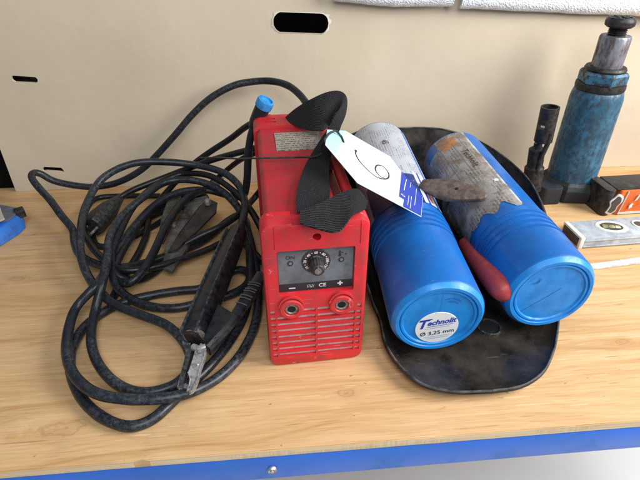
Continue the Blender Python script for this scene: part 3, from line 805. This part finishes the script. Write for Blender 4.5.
# ------------------------------------------------------------------ welding shield (tray-shaped)
rz = .0150
def rq(px, py, z=rz): q = at(px, py, z); return (q.x, q.y, q.z)
rim = [rq(492, 391), rq(520, 386.5), rq(541, 374), rq(552, 355), rq(558, 328, .016), (.371, .480, .024), (.390, .550, .048), (.405, .620, .070), (.414, .685, .079), (.416, .745, .079), (.402, .800, .085), (.366, .830, .100), (.300, .842, .118), (.220, .842, .122), (.150, .835, .122), (.112, .800, .118), (.103, .740, .105), (.102, .660, .080), (.103, .580, .052), (.108, .520, .034), (.1135, .470, .022), rq(380, 318, .018), rq(386, 344, .016), rq(400, 366), rq(422, 384), rq(452, 391.5)]
ctr = V((.245, .57, .0035))
rp = spline([V(p) for p in rim] + [V(rim[0])], .008)[:-1]
b = BM(); n = len(rp); NR = 16; rings = []
for k in range(1, NR + 1):
    s_ = k / NR; row = []
    for p in rp:
        flr = .0042 + .030 * max(0, (p.y - .60) / .25) * s_ ** 2 * .6
        z = flr + (p.z - flr) * max(0, (s_ - .70) / .30) ** 1.7
        q = ctr.lerp(p, 1 - (1 - s_) ** 1.25); row.append(b.verts.new((q.x, q.y, z)))
    rings.append(row)
c0 = b.verts.new((ctr.x, ctr.y, .0042))
for i in range(n): b.faces.new((c0, rings[0][i], rings[0][(i + 1) % n]))
for r0, r1 in zip(rings, rings[1:]):
    for i in range(n): b.faces.new((r0[i], r0[(i + 1) % n], r1[(i + 1) % n], r1[i]))
bmesh.ops.recalc_face_normals(b, faces=b.faces)
if sum(f.normal.z for f in b.faces) < 0: bmesh.ops.reverse_faces(b, faces=b.faces)
bmesh.ops.solidify(b, geom=b.faces[:], thickness=.0032)
for v in b.verts: v.co.z = max(v.co.z, .0006)
T = Thing('welding_shield', (.25, .58, 0), 0, 'grimy black hand welding shield lying hollow side up under the blue tubes', 'welding shield')
sh = T.part('shell', b, M_shield, smooth=60)
hc = at(489, 327, .006)
T.part('eyelet', lathe([(.0128, -.001), (.0128, .0032), (.0140, .0038), (.0155, .0032), (.0157, -.001)], 36, Matrix.Translation((hc.x, hc.y, .0040)), cap=False), mat('worn eyelet', (.012, .012, .012), .35, (.07, .066, .06), .4, 300), sh)
T.part('eyelet_hole', lathe([(0, .0012), (.0127, .0012), (.0127, 0)], 32, Matrix.Translation((hc.x, hc.y, .0040))), M_deep, sh)
T.part('rim_bead', sweep([p + V((0, 0, .0004)) for p in rp] + [rp[0]], .0015, 8, cap=False), mat('scuffed shell rim', (.014, .014, .014), .5, (.10, .095, .09), .35, 60, bump_s=.4), sh)

# ------------------------------------------------------------------ chipping hammer
g1, g0 = at(503.0, 290, .078), at(468, 247, .0560)
hd = at(452, 190, .1385)
T = Thing('chipping_hammer', (g1.x, g1.y, 0), 0, 'chipping hammer with faded red grip, its brown head resting across the right blue tube', 'hammer')
gd = (g1 - g0).normalized()
gs = g0 - gd * .012
GL = (g1 - gs).length
gm = lathe([(0, 0), (.0105, 0), (.0125, .004), (.0135, GL * .35), (.0148, GL * .6), (.0158, GL * .85), (.0154, GL * .96), (.0130, GL + .006), (.0070, GL + .0105), (0, GL + .0120)], 32, zto(gs, gd))
gp = T.part('grip', gm, M_grip, smooth=80)
T.part('grip_mark', lathe([(0, .0006), (.0016, .0004), (.0018, -.001)], 16, zto(g1 + gd * .0095 + V((.006, 0, .003)), gd)), M_deep, gp)
T.part('shaft', sweep(relax(spline([gs + gd * .004, gs - gd * .03 + V((0, 0, .006)), hd + V((.000, .010, -.040)), hd - V((.004, 0, .006))], .004), 3), .0048, 14), M_oily)  # black here puts the shade between the tubes into the shaft colour
# leaf shaped head: from a narrow neck on the left to a blunt nose on the right
hl, hr = at(421, 184, .1300), at(487, 197, .1370)
HM = frame(hl, hr - hl, V((0, -.45, 1)))
HLn = (hr - hl).length; k_ = HLn
pf = [(0, .008), (.12, .0115), (.30, .0175), (.48, .0198), (.62, .0180), (.74, .0140), (.84, .0110), (.93, .0085), (1, .0040)]
pl = [(x * k_, y - .001) for x, y in pf] + [(x * k_, -y - .001) for x, y in reversed(pf)]
hb_ = prism(pl, -.004, .0045, .0026, 3, M=HM)
T.part('head', hb_, M_rust, smooth=50)
T.part('rivet', lathe([(0, .0006), (.0022, .0006), (.0026, 0)], 20, HM @ Matrix.Translation((k_ * .56, 0, .0046))), M_deep)

# ------------------------------------------------------------------ hydraulic bottle jack
JC = V((.553, .79, 0))
T = Thing('bottle_jack', JC, 0, 'worn blue hydraulic bottle jack with steel ram and black lever socket', 'jack')
def jl(prof, n=64, rot=0): return lathe(prof, n, Matrix.Translation(JC) @ Matrix.Rotation(rot, 4, 'Z'))
jb = T.part('base', lathe([(.046, .0006), (.0535, .004), (.0550, .008), (.0550, .026), (.0510, .034), (.0455, .039), (.030, .040)], 8, Matrix.Translation(JC) @ Matrix.Rotation(rad(12), 4, 'Z')), M_jackbase, smooth=20)
bm_ = BM()
T.part('pump_block', prism(rrect(-.074, -.035, -.046, .012, .008), .0006, .034, .004, M=Matrix.Translation(JC)), M_jackbase, jb)
bd = T.part('cylinder', jl([(.0425, .036), (.0432, .042), (.0435, .060), (.0425, .186), (.0412, .195), (.0395, .2005), (.0375, .203), (.034, .205)]), M_jack)
T.part('neck_ring', jl([(.034, .200), (.0392, .203), (.0400, .207), (.0395, .2125), (.036, .214)]), M_oily, bd)
T.part('hex_nut', lathe([(.030, .212), (.0375, .2135), (.0385, .2150), (.0385, .229), (.0355, .2330), (.030, .234)], 6, Matrix.Translation(JC) @ Matrix.Rotation(rad(20), 4, 'Z')), M_collar, bd, smooth=20)
T.part('nut_ring', jl([(.024, .230), (.0320, .2340), (.0330, .2365), (.0310, .2400), (.025, .2405)]), M_oily, bd)
T.part('ram', jl([(.0240, .232), (.0240, .2850), (.0225, .2885), (.013, .2885)]), M_ram)
pr = [(.0125, .2860)]
for k in range(5): pr += [(.0145, .2885 + k * .0028), (.0122, .2899 + k * .0028)]
pr += [(.012, .302)]
sc_ = T.part('screw_post', jl(pr), M_oily)
cap = jl([(.010, .3000), (.0185, .3010), (.0220, .3040), (.0225, .3090), (.0215, .3130), (.0185, .3160), (.0155, .3160), (.0150, .3150), (.0, .3150)], 72)
for k in range(6):
    a = rad(60 * k + 10); box(-.0012, .0012, .004, .0150, .3150, .3166, bm=cap) if False else None
    q = box(-.0016, .0016, .003, .0150, .3146, .3166); q.transform(Matrix.Translation(JC) @ Matrix.Rotation(a, 4, 'Z')); join(cap, q)
T.part('saddle_cap', cap, M_oily, sc_)
def P2(px, py, y): return at(px, py, -y)
s0, s1 = P2(543, 141, .745), P2(550.5, 107, .745)
T.part('lever_socket', sweep([s0, s0.lerp(s1, .5), s1], .0148, 24, cap=False), M_oily)
lv_ = lathe([(.0118, -.001), (.0118, .060), (.0149, .060), (.0149, .0)], 28, zto(s0, s1 - s0), cap=False)
T.part('socket_liner', lv_, M_oily)
T.part('socket_bolt', sweep([P2(539, 127, .728), P2(541, 127.5, .728), P2(543, 128, .728)], .0045, 12), M_oily)
a, c_ = P2(546, 138, .735), P2(536, 170, .735)
lk = BM(); sweep([P2(551, 133, .732), P2(548, 143, .732), P2(541, 158, .734), P2(537, 172, .736), P2(539, 186, .738)], .0042, 10, bm=lk)
sweep([P2(541, 133, .75), P2(539, 150, .75), P2(531, 166, .75)], .0045, 10, bm=lk)
T.part('link', lk, M_oily)
q0, q1 = P2(532, 184, .748), P2(538, 143, .752)
pl_ = (q1 - q0).length
pp = lathe([(.0165, -.01), (.0165, pl_ * .42), (.0135, pl_ * .46), (.0135, pl_ * .86), (.0095, pl_ * .9), (.0065, pl_ * .92), (.0065, pl_), (0, pl_)], 28, zto(q0, q1 - q0))
T.part('pump_cylinder', pp, M_oily)

# ------------------------------------------------------------------ spirit level
o = at(577.5, 249, 0.0005); LZ = .0205
ldir = (at(700, 239.5, 0.0) - o); ldir.z = 0
LM = frame(o, ldir, UPZ)
T = Thing('spirit_level', o, 0, 'pale grey spirit level lying on the bench with ivory rimmed vial window', 'spirit level')
LD = .050; LL = .40
T.part('body', prism(rrect(0.006, LL, 0, LD, .0015, 2), .0008, LZ, .0012, 2, M=LM), M_alu)
lv2 = LM
T.part('face_groove', box(.008, LL - .002, -.0006, .0004, .0108, .0130), M_ltrim) if False else None
q = box(.0, .0075, -.0008, LD + .0008, .0, LZ + .0010, .0014); q.transform(LM); ec = T.part('end_cap', q, M_ltrim)
q = box(-.0012, .001, .0035, LD - .0035, .003, LZ - .0025, .0008); q.transform(LM); T.part('cap_insert', q, M_brown, ec)
b = BM()
for x in [.0082]:
    q = box(x, LL - .002, -.0012, .0006, .0132, .0152, .0004); q.transform(LM); join(b, q)
    q = box(x, LL - .002, -.0012, .0006, .0022, .0042, .0004); q.transform(LM); join(b, q)
T.part('edge_rib', b, M_alu)
wp = LM.inverted() @ at(611, 227, LZ)
fr_ = lathe([(.70, 0), (.70, .0008), (.78, .0014), (.92, .0014), (1, .0)], 48, LM @ Matrix.Translation((wp.x, wp.y, LZ + .0001)) @ Matrix.Rotation(rad(-14), 4, 'Z') @ Matrix.Diagonal((.0265, .0175, 1, 1)), cap=False)
wf = T.part('vial_window', fr_, M_ltrim)
T.part('window_recess', lathe([(0, .0003), (.72, .0003), (.72, 0)], 40, LM @ Matrix.Translation((wp.x, wp.y, LZ + .0001)) @ Matrix.Rotation(rad(-14), 4, 'Z') @ Matrix.Diagonal((.0265, .0175, 1, 1))), M_brown, wf)
vm = LM @ Matrix.Translation((wp.x, wp.y, LZ - .0022)) @ Matrix.Rotation(rad(-14), 4, 'Z') @ Matrix.Rotation(rad(90), 4, 'Y')
T.part('vial', lathe([(0, -.0155), (.0045, -.0140), (.0052, -.012), (.0052, .012), (.0045, .014), (0, .0155)], 24, vm), M_vial, wf)
b = BM()
for x in (-.005, .005): join(b, lathe([(.0054, x - .0003), (.0054, x + .0003)], 24, vm, cap=False))
T.part('vial_rings', b, M_blackprint, wf)
wp = LM.inverted() @ at(639, 224.5, LZ)
w2 = T.part('round_window', lathe([(.0085, 0), (.0085, .0008), (.0095, .0013), (.0115, .0013), (.0125, 0)], 36, LM @ Matrix.Translation((wp.x, wp.y, LZ + .0001)), cap=False), M_ltrim)
T.part('window_glass', lathe([(0, .0003), (.0086, .0003), (.0086, 0)], 32, LM @ Matrix.Translation((wp.x, wp.y, LZ + .0001))), M_brown, w2)

# ------------------------------------------------------------------ orange tool at the right edge
o = at(603, 216, 0.0005)
OM = frame(o, (at(640, 213.5, 0) - o).normalized(), UPZ)
T = Thing('orange_tool', o, 0, 'orange and black hand tool with grey ringed hanging hole, behind the spirit level', 'tool')
OL, OD, OZ = .25, .060, .0500
T.part('body', prism(rrect(.020, OL, .0012, OD - .0012, .004, 3), .0015, OZ - .0015, .003, 2, M=OM), M_orange)
ecb = prism(rrect(-.006, .0125, 0, OD, .0090, 5), .0, OZ, .0080, 4, M=OM)
ec = T.part('end_cap', ecb, M_black)
T.part('top_strip', prism([(.0125, .004), (OL - .002, .004), (OL - .002, OD - .004), (.0125, OD - .004)], OZ - .0013, OZ + .0012, .001, M=OM), M_black, ec)
# grey collar plate on the front face with keyhole opening
FMx = OM @ Matrix.Rotation(rad(90), 4, 'X')          # x along, y up, z towards the viewer
key = [(.004, .010), (.011, .007), (.017, .012), (.018, .020), (.022, .027), (.021, .036), (.014, .040), (.009, .034), (.005, .029), (.007, .021)]
key2 = [(x + .0005, y) for x, y in key]
cx_ = sum(x for x, _ in key) / 10; cy_ = sum(y for _, y in key) / 10
ko = spline([V((x, y, 0)) for x, y in key] + [V((*key[0], 0))], .001)[:-1]
out_ = [(cx_ + (p.x - cx_) * 1.42, cy_ + (p.y - cy_) * 1.22) for p in ko]
gp_ = prism(out_, -.001, .0018, .0006, M=FMx)
T.part('hole_rim', gp_, M_grey, ec)
T.part('hole', prism([(p.x, p.y) for p in ko], .0010, .0024, M=FMx), M_brown, ec)
b = prism([(.026, .002), (.0275, .002), (.033, .048), (.0315, .048)], -.001, .0012, M=FMx)
prism([(.0275, .002), (.09, .002), (.09, .0055), (.0280, .0055)], -.001, .0011, M=FMx, bm=b)
T.part('white_trim', b, M_grey)
prb = prism([(.044, .013), (.049, .016), (.048, .021), (.051, .021), (.047, .024), (.043, .019)], .0000, .0016, M=FMx)
prism([(.050, .028), (.053, .030), (.057, .040), (.054, .040)], .0, .0016, M=FMx, bm=prb)
T.part('white_mark', prb, M_white)

# ------------------------------------------------------------------ white strip
a, c_ = at(580, 272, .0005), at(720, 253, .0005)
SMx = frame(a, c_ - a, UPZ)
solo('plastic_strip', prism([(0, 0), (.34, 0), (.34, .0105), (0, .0105)], 0, .0050, .0008, M=SMx), M_strip, 'thin white plastic strip lying on the bench in front of the spirit level', 'strip')

# ------------------------------------------------------------------ blue machined block at the left edge
T = Thing('blue_vice', at(-20, 240, 0), 0, 'blue cast vice with grey steel top reaching in at the left edge of the bench', 'vice')
p = [at(-40, 262, .0), at(0, 247.5, .0), at(20, 234.5, .0), at(26, 228.5, .0), at(24, 219, .0), at(15, 214, .0), at(-40, 206, .0)]
bb = BM()
lo = [bb.verts.new((q.x, q.y, .0006)) for q in p]
hi_px = [(-40, 243), (0, 228), (17, 215.5), (22, 212), (20, 209.5), (4, 206.5), (-40, 200)]
hi = []
for (px, py), q in zip(hi_px, p):
    w = at(px, py, .027); hi.append(bb.verts.new(w))
for i in range(len(p)):
    j = (i + 1) % len(p); bb.faces.new((lo[i], lo[j], hi[j], hi[i]))
bb.faces.new(lo); bb.faces.new(hi)
bmesh.ops.bevel(bb, geom=bb.edges[:], offset=.0015, segments=2, affect='EDGES', clamp_overlap=True)
T.part('casting', bb, M_bluebox)
jw = BM(); js = [at(px, py, .0274) for px, py in [(-40, 200.5), (4, 206.8), (19, 209.8), (21, 211.5), (7, 222), (-40, 225)]]
f = jw.faces.new([jw.verts.new(q) for q in js]); e = bmesh.ops.extrude_face_region(jw, geom=[f])
for v in e['geom']:
    if isinstance(v, bmesh.types.BMVert): v.co.z += .0035
T.part('steel_top', jw, M_greymetal)
jw = BM(); js = [at(px, py, .0312) for px, py in [(-40, 206), (0, 207), (2.5, 214), (5, 219.5), (0, 222), (-40, 236)]]
f = jw.faces.new([jw.verts.new(q) for q in js]); e = bmesh.ops.extrude_face_region(jw, geom=[f])
for v in e['geom']:
    if isinstance(v, bmesh.types.BMVert): v.co.z += .003
T.part('pale_jaw_pad', jw, mat('pale pad', (.42, .38, .33), .7))
q = at(19.5, 213.5, .027)
T.part('corner_clip', prism(rrect(-.008, .007, -.007, .008, .002), .0, .014, .0015, M=Matrix.Translation((q.x, q.y + .003, .0200)) @ Matrix.Rotation(rad(35), 4, 'Z')), M_oily)

# ------------------------------------------------------------------ cables
def path(pts): return relax(spline([at(*p) for p in pts], .004), 5)
R_C = .0061
# electrode lead: holder -> coils -> blue connector
A = [(240, 231, .050), (245, 206, .056), (240, 187, .068), (226, 174, .078), (201, 166, -.80), (166, 162, -.80), (131, 164, -.79), (103, 178, -.77), (87, 203, .060), (81, 228, .050), (81, 256, .040), (87, 274, .032), (97, 289, .026), (114, 304, .022), (138, 314, .022), (168, 326, .020), (186, 345, .014), (191, 365, .010), (178, 383, .0075), (148, 393, .0072), (120, 386, .0072), (99, 365, .0075), (91, 340, .010), (95, 311, .017), (102, 284, .040), (107, 260, .046), (110, 236, .052), (124, 214, .060), (145, 196, .066), (166, 182, -.77), (191, 180, .066), (219, 189, .054), (238, 207, .040), (248, 232, .030), (255, 262, .018), (258, 290, .010), (257, 315, .008), (251, 336, .0075), (236, 361, .0075), (215, 380, .009), (186, 394, .019), (157, 399, .021), (123, 399, .021), (95, 393, .021), (76, 378, .021), (67, 357, .021), (68, 332, .022), (77, 306, .026), (94, 288, .040), (108, 268, .030), (120, 246, .032), (138, 222, .038), (156, 204, .046), (180, 192, .050), (206, 190, .044), (230, 196, .038), (243, 196, .05), (247, 180, -.715), (248, 160, -.715), (250, 140, -.715), (256, 120, -.712)]
T = Thing('electrode_lead', at(130, 330, 0), 0, 'coiled worn black welding cable with electrode holder and blue end plug, left of the welder', 'welding cable')
T.part('cable', sweep(path(A), R_C, 14, jit=.05), M_cableA)
# connector
c0, c1 = at(256, 121, -.712), at(266, 101, -.706)
dcn = (c1 - c0); Lc = dcn.length
sl = T.part('connector_sleeve', lathe([(.0070, -.012), (.0098, -.002), (.0108, .010), (.0118, Lc * .75), (.0108, Lc * .80)], 28, zto(c0, dcn)), M_cableA)
T.part('connector_ring', lathe([(.0100, Lc * .70), (.0128, Lc * .72), (.0132, Lc * .95), (.0122, Lc * 1.04), (.0095, Lc * 1.06), (.0090, Lc * .98), (.0, Lc * .97)], 28, zto(c0, dcn)), M_sky_blue, sl)
# electrode holder
h0, h1 = at(194, 339, .030), at(239, 230, .052)
HMx = frame(h0, h1 - h0, V((-.35, 0, 1)))
HLn = (h1 - h0).length
hb_ = BM(); rows = []
nseg = 20
for i, (t, w, hh) in enumerate([(0, .0108, .013), (.01, .0122, .0145), (.06, .0130, .0155), (.3, .0133, .0155), (.6, .0132, .0150), (.85, .0128, .014), (.96, .0118, .013), (1.0, .0110, .012)]):
    row = []
    for k in range(nseg):
        a_ = 2 * math.pi * k / nseg; ca, sa = math.cos(a_), math.sin(a_)
        sgn = lambda q: (1 if q > 0 else -1)
        row.append(hb_.verts.new((t * HLn, w * sgn(ca) * abs(ca) ** .6, hh * sgn(sa) * abs(sa) ** .6)))
    rows.append(row)
for r0, r1 in zip(rows, rows[1:]):
    for k in range(nseg): hb_.faces.new((r0[k], r0[(k + 1) % nseg], r1[(k + 1) % nseg], r1[k]))
hb_.faces.new(rows[0]); hb_.faces.new(rows[-1]); hb_.transform(HMx)
M_hold = mat('scuffed black bakelite', (.008, .008, .0095), .26, (.035, .037, .042), .30, 90, bump_s=.35, var=.3, soft=.2)
hbody = T.part('holder_body', hb_, M_hold, smooth=50)
b = BM()
for yv in (.0125, -.0090):
    q = box(.001, HLn * .97, yv - .0013, yv + .0013, .0075, .0152, .0010); q.transform(HMx); join(b, q)
T.part('holder_ridge', b, mat('worn ridge', (.022, .024, .028), .35, (.10, .105, .11), .35, 150), hbody)
q = lathe([(.012, 0), (.0145, .0015), (.0145, .005), (.012, .006)], 30, HMx @ Matrix.Rotation(rad(90), 4, 'Y')); T.part('holder_collar', q, M_greyring, hbody)
# lever with guard
l0, l1, l2, l3 = at(208, 347, .038), at(228, 325, .050), at(247, 298, .058), at(262, 274, .058)
lvp = spline([l0, l1, l2, l3], .004)
b = BM(); rows = []
for i, p_ in enumerate(lvp):
    t_ = (lvp[min(i + 1, len(lvp) - 1)] - lvp[max(i - 1, 0)]).normalized(); s_ = t_.cross(UPZ).normalized(); u_ = s_.cross(t_)
    q = i / (len(lvp) - 1); w = .0050 + .0048 * min(1, q * 1.6); hh = .0045
    rows.append([b.verts.new(p_ + s_ * w * a_ + u_ * hh * c__) for a_, c__ in ((1, -.4), (.7, .6), (0, 1), (-.7, .6), (-1, -.4), (-.8, -1), (.8, -1))])
for r0, r1 in zip(rows, rows[1:]):
    for k in range(7): b.faces.new((r0[k], r0[(k + 1) % 7], r1[(k + 1) % 7], r1[k]))
b.faces.new(rows[0]); b.faces.new(rows[-1])
lev = T.part('lever', b, M_hold)
b = BM()
for k in range(7):
    i = int(len(lvp) * (.50 + .05 * k)); i = min(i, len(lvp) - 2)
    t_ = (lvp[i + 1] - lvp[i]).normalized(); s_ = t_.cross(UPZ).normalized(); u_ = s_.cross(t_)
    sweep([lvp[i] - s_ * .0080 + u_ * .0036, lvp[i] + u_ * .0052, lvp[i] + s_ * .0080 + u_ * .0036], .0008, 6, bm=b)
T.part('lever_ribs', b, mat('pale rib wear', (.10, .105, .11), .5), lev)
g = [at(218, 303, .048), at(234, 313, .050), at(222, 328, .045), at(208, 344, .038), at(203, 338, .036)]
gb = BM(); top_ = [gb.verts.new(q) for q in g]; bot_ = [gb.verts.new(q - V((0, 0, .022))) for q in g]
gb.faces.new(top_); gb.faces.new(bot_)
for i in range(5): gb.faces.new((top_[i], top_[(i + 1) % 5], bot_[(i + 1) % 5], bot_[i]))
bmesh.ops.bevel(gb, geom=gb.edges[:], offset=.0015, segments=2, affect='EDGES', clamp_overlap=True)
T.part('lever_guard', gb, M_hold, lev)
# jaws
def slab(pxs, th, m, name, parent):
    pts = [at(px, py, z) for px, py, z in pxs]; bq = BM()
    tp = [bq.verts.new(q) for q in pts]; bt = [bq.verts.new(q - V((0, 0, th))) for q in pts]; nn = len(pts)
    bq.faces.new(tp); bq.faces.new(bt)
    for i in range(nn): bq.faces.new((tp[i], tp[(i + 1) % nn], bt[(i + 1) % nn], bt[i]))
    bmesh.ops.triangulate(bq, faces=[f for f in bq.faces if len(f.verts) > 4])
    bmesh.ops.bevel(bq, geom=[e for e in bq.edges if e.calc_face_angle(0) > .5], offset=.0009, segments=2, affect='EDGES', clamp_overlap=True)
    return T.part(name, bq, m, parent)
jw = slab([(201, 344, .038), (206, 346, .038), (205, 356, .036), (201, 366, .034), (198, 378, .032), (193, 389, .029), (188, 391, .028), (190, 380, .031), (188, 373, .033), (192, 362, .036), (195, 352, .037)], .008, M_steel, 'upper_jaw', hbody)
slab([(183, 342, .036), (190, 344, .035), (192, 349, .033), (189, 362, .030), (185, 376, .027), (183, 388, .023), (178, 388, .022), (179, 380, .025), (184, 362, .029), (186, 352, .032)], .010, mat('dark jaw steel', (.05, .05, .055), .45, (.16, .16, .16), .35, 200, metal=.6), 'lower_jaw', hbody)
slab([(178, 386, .022), (186, 384, .024), (193, 389, .028), (190, 392, .026), (181, 391.5, .022)], .005, M_steel, 'jaw_tip', hbody)
T.part('jaw_pivot', sweep([at(193, 347, .036), at(199, 349, .037), at(206, 347, .038)], .0042, 14), M_steel, hbody)
T.part('jaw_spring', sweep(relax([at(197 + 2.2 * math.cos(k * 1.3), 351 + k * .55, .0325 + .0035 * math.sin(k * 1.3)) for k in range(26)], 1), .0008, 6), M_steel, hbody)

# earth lead
E1 = [(246, 222, .012), (238, 208, .022), (226, 195, .034), (214, 188, .042), (203, 190, .046), (187, 198, .052), (174, 213, .052), (163, 232, .046), (152, 256, .038), (141, 273, .030), (131, 283, .024), (120, 281, .016), (113, 268, .010), (117, 251, .008), (133, 230, .008), (158, 213, .008), (190, 205, .008), (206, 203, .010), (206, 196, .018), (190, 195, .024), (166, 203, .026), (146, 215, .028), (130, 238, .028), (117, 261, .030), (112, 274, .026), (117, 287, .016), (129, 298, .011), (152, 307, .0085), (178, 308, .008), (203, 302, .008), (230, 295, .008), (247, 285, .009), (250, 274, .012), (240, 269, .014), (222, 277, .010), (204, 288, .008), (178, 291, .0075), (148, 296, .0075), (122, 303, .0075), (102, 313, .0075), (84, 327, .0075), (73, 345, .0075), (70, 366, .0072), (77, 390, .0072), (91, 409, .0072), (111, 422, .0072), (132, 427, .0072), (152, 420, .0072), (170, 404, .0072), (185, 389, .0072), (207, 369, .0072), (228, 344, .0072), (243, 318, .012), (250, 290, .020), (250, 262, .028), (248, 236, .018), (245, 219, .010), (238, 215, .008), (226, 222, .008), (202, 242, .0085), (177, 252, .009), (145, 263, .009), (117, 268, .020), (96, 264, .020), (80, 255, .018), (74, 240, .016), (73, 230, .020), (61, 215, .034), (51, 201, .048), (40, 189, -.79), (31, 177, -.81), (33, 171.5, -.825), (40, 173, -.83), (51, 180, -.83), (72, 185, -.83), (92, 187, -.83), (113, 184, -.835), (130, 177, -.84), (145, 167, -.845), (157, 155, -.85), (175, 135, -.855), (193, 114, -.86), (212, 97, -.86), (235, 85, -.86), (250, 82, -.86), (270, 81, -.85), (287, 85, -.83), (300, 95, -.80), (308, 106, -.77), (316, 122, -.745), (318, 140, -.735)]
T = Thing('earth_lead', at(120, 400, 0), 0, 'black welding cable with grey earth clamp, looping up against the cardboard behind', 'welding cable')
T.part('cable', sweep(path(E1), R_C, 14, jit=.04), M_cableB)
def slab2(pxs, th, m, name, parent=None):
    return slab(pxs, th, m, name, parent)
ca = slab2([(181, 191, .040), (169, 197, .036), (161, 220, .030), (158, 240, .024), (163, 243, .024), (172, 224, .030), (181, 203, .036)], .004, M_clamp, 'clamp_arm', None)
cb_ = slab2([(206, 196, .044), (190, 200, .040), (178, 219, .036), (165, 247, .028), (163, 268, .020), (172, 271, .020), (186, 250, .026), (200, 222, .032), (216, 210, .040)], .006, M_clamp, 'clamp_arm', None)
slab2([(209, 199, .048), (199, 207, .046), (180, 232, .038), (168, 252, .030), (176, 250, .030), (196, 232, .034), (216, 212, .044), (217, 203, .048)], .004, mat('dark clamp cover', (.012, .010, .009), .45, (.045, .038, .03), .35, 60, bump_s=.3), 'clamp_cover', cb_)
slab2([(224, 178, .052), (213, 180, .050), (204, 187, .046), (207, 190, .046), (218, 186, .050)], .004, M_clamp, 'clamp_handle', cb_)
T.part('clamp_bolt', lathe([(0, .008), (.005, .008), (.0058, .006), (.0058, 0)], 6, Matrix.Translation(at(208, 204, .048))), M_steel, cb_)
T.part('clamp_bolt', lathe([(0, .006), (.0035, .006), (.004, .004), (.004, 0)], 16, Matrix.Translation(at(174, 226, .036))), M_steel, cb_)

# mains cord and plug
T = Thing('power_cord', at(110, 225, 0), 0, 'thin black mains cord with moulded black plug, at the back of the cable pile', 'power cord')
D = [(112, 204, .030), (121, 197, .034), (133, 190, -.79), (148, 184, -.80), (166, 177, -.81), (184, 170, -.81), (212, 160, -.80), (237, 153, -.78), (256, 148, -.76), (275, 140, -.745)]
T.part('cord', sweep(path(D), .0056, 12), M_cord)
D2 = [(112, 300, .0065), (122, 279, .0065), (136, 258, .0065), (146, 236, .0065), (150, 215, .0065), (160, 200, .012), (172, 186, -.82), (190, 167, -.84), (207, 154, -.84), (230, 139, -.83), (249, 125, -.80), (272, 118, -.76), (290, 130, -.74)]
T.part('cord', sweep(path(D2), .0056, 12), M_cord)
D3 = [(92, 234, .012), (97, 246, .0065), (110, 246, .0060), (135, 236, .006), (160, 222, .006), (190, 200, .012), (215, 180, -.82), (240, 160, -.80), (258, 152, -.77)]
T.part('cord', sweep(path(D3), .0050, 12), M_cord)
D4 = [(262, 230, .03), (252, 212, .05), (235, 192, .060), (207, 175, .070), (178, 175, -.80), (152, 188, .064), (134, 206, .058), (120, 232, .050), (112, 256, .038), (118, 276, .022), (136, 281, .012), (158, 270, .010), (176, 250, .020), (200, 236, .034), (222, 226, .040), (240, 213, .042), (256, 196, .045), (268, 180, -.72)]
T.part('cord', sweep(path(D4), .0054, 12), M_cord)
D5 = [(262, 262, .020), (247, 246, .020), (230, 240, .018), (207, 250, .016), (182, 259, .020), (150, 268, .024), (122, 270, .028), (100, 256, .030), (86, 236, .028), (84, 216, .024), (98, 198, .014), (126, 196, .010), (160, 196, .008)]
T.part('cord', sweep(path(D5), .0052, 12), M_cord)
p0, p1 = at(118, 200, .032), at(92, 227, .024)
dp = p1 - p0; Lp = dp.length
pb = lathe([(.0065, -.012), (.0085, 0), (.0130, Lp * .22), (.0175, Lp * .42), (.0182, Lp * .60), (.0190, Lp * .64), (.0190, Lp * .97), (.0178, Lp), (.0, Lp)], 10, zto(p0, dp))
pg = T.part('plug_body', pb, M_rubber, smooth=25)
for s_ in (-1, 1):
    x_ = zto(p0, dp).to_3x3() @ V((.0095 * s_, 0, 0))
    T.part('plug_pin', sweep([p0 + dp + x_ - dp.normalized() * .003, p0 + dp + x_ + dp.normalized() * .019], .0024, 12), M_steel, pg)

# ------------------------------------------------------------------ camera, light, world
cam = bpy.data.cameras.new('camera'); co = bpy.data.objects.new('camera', cam); COL.objects.link(co)
cam.sensor_width = 36; cam.lens = 36 * FPX / 640; cam.clip_start = .02; cam.clip_end = 50
M = Matrix.Identity(4)
for i in range(3): M[i][0], M[i][1], M[i][2], M[i][3] = RT[i], UV_[i], -FW[i], CAM[i]
co.matrix_world = M; sc.camera = co
def area(name, loc, target, size, power, col, sy=None):
    l = bpy.data.lights.new(name, 'AREA'); l.shape = 'RECTANGLE'; l.size = size; l.size_y = sy or size; l.energy = power; l.color = col
    o = bpy.data.objects.new(name, l); COL.objects.link(o); o.location = loc
    o.rotation_euler = (V(target) - V(loc)).to_track_quat('-Z', 'Y').to_euler(); return o
area('window_light', (1.5, .10, .98), (.1, .6, .05), .9, 46, (1, .985, .96), .9)
area('front_light', (.15, -.60, 1.25), (.2, .55, 0), .9, 17, (.95, .98, 1))
w = bpy.data.worlds.new('World'); sc.world = w; w.use_nodes = True
bg = w.node_tree.nodes['Background']; bg.inputs[0].default_value = (.80, .88, 1, 1); bg.inputs[1].default_value = .24
sc.view_settings.view_transform = 'Standard'; sc.view_settings.look = 'None'; sc.view_settings.exposure = 0; sc.view_settings.gamma = 1
sc.cycles.use_denoising = True
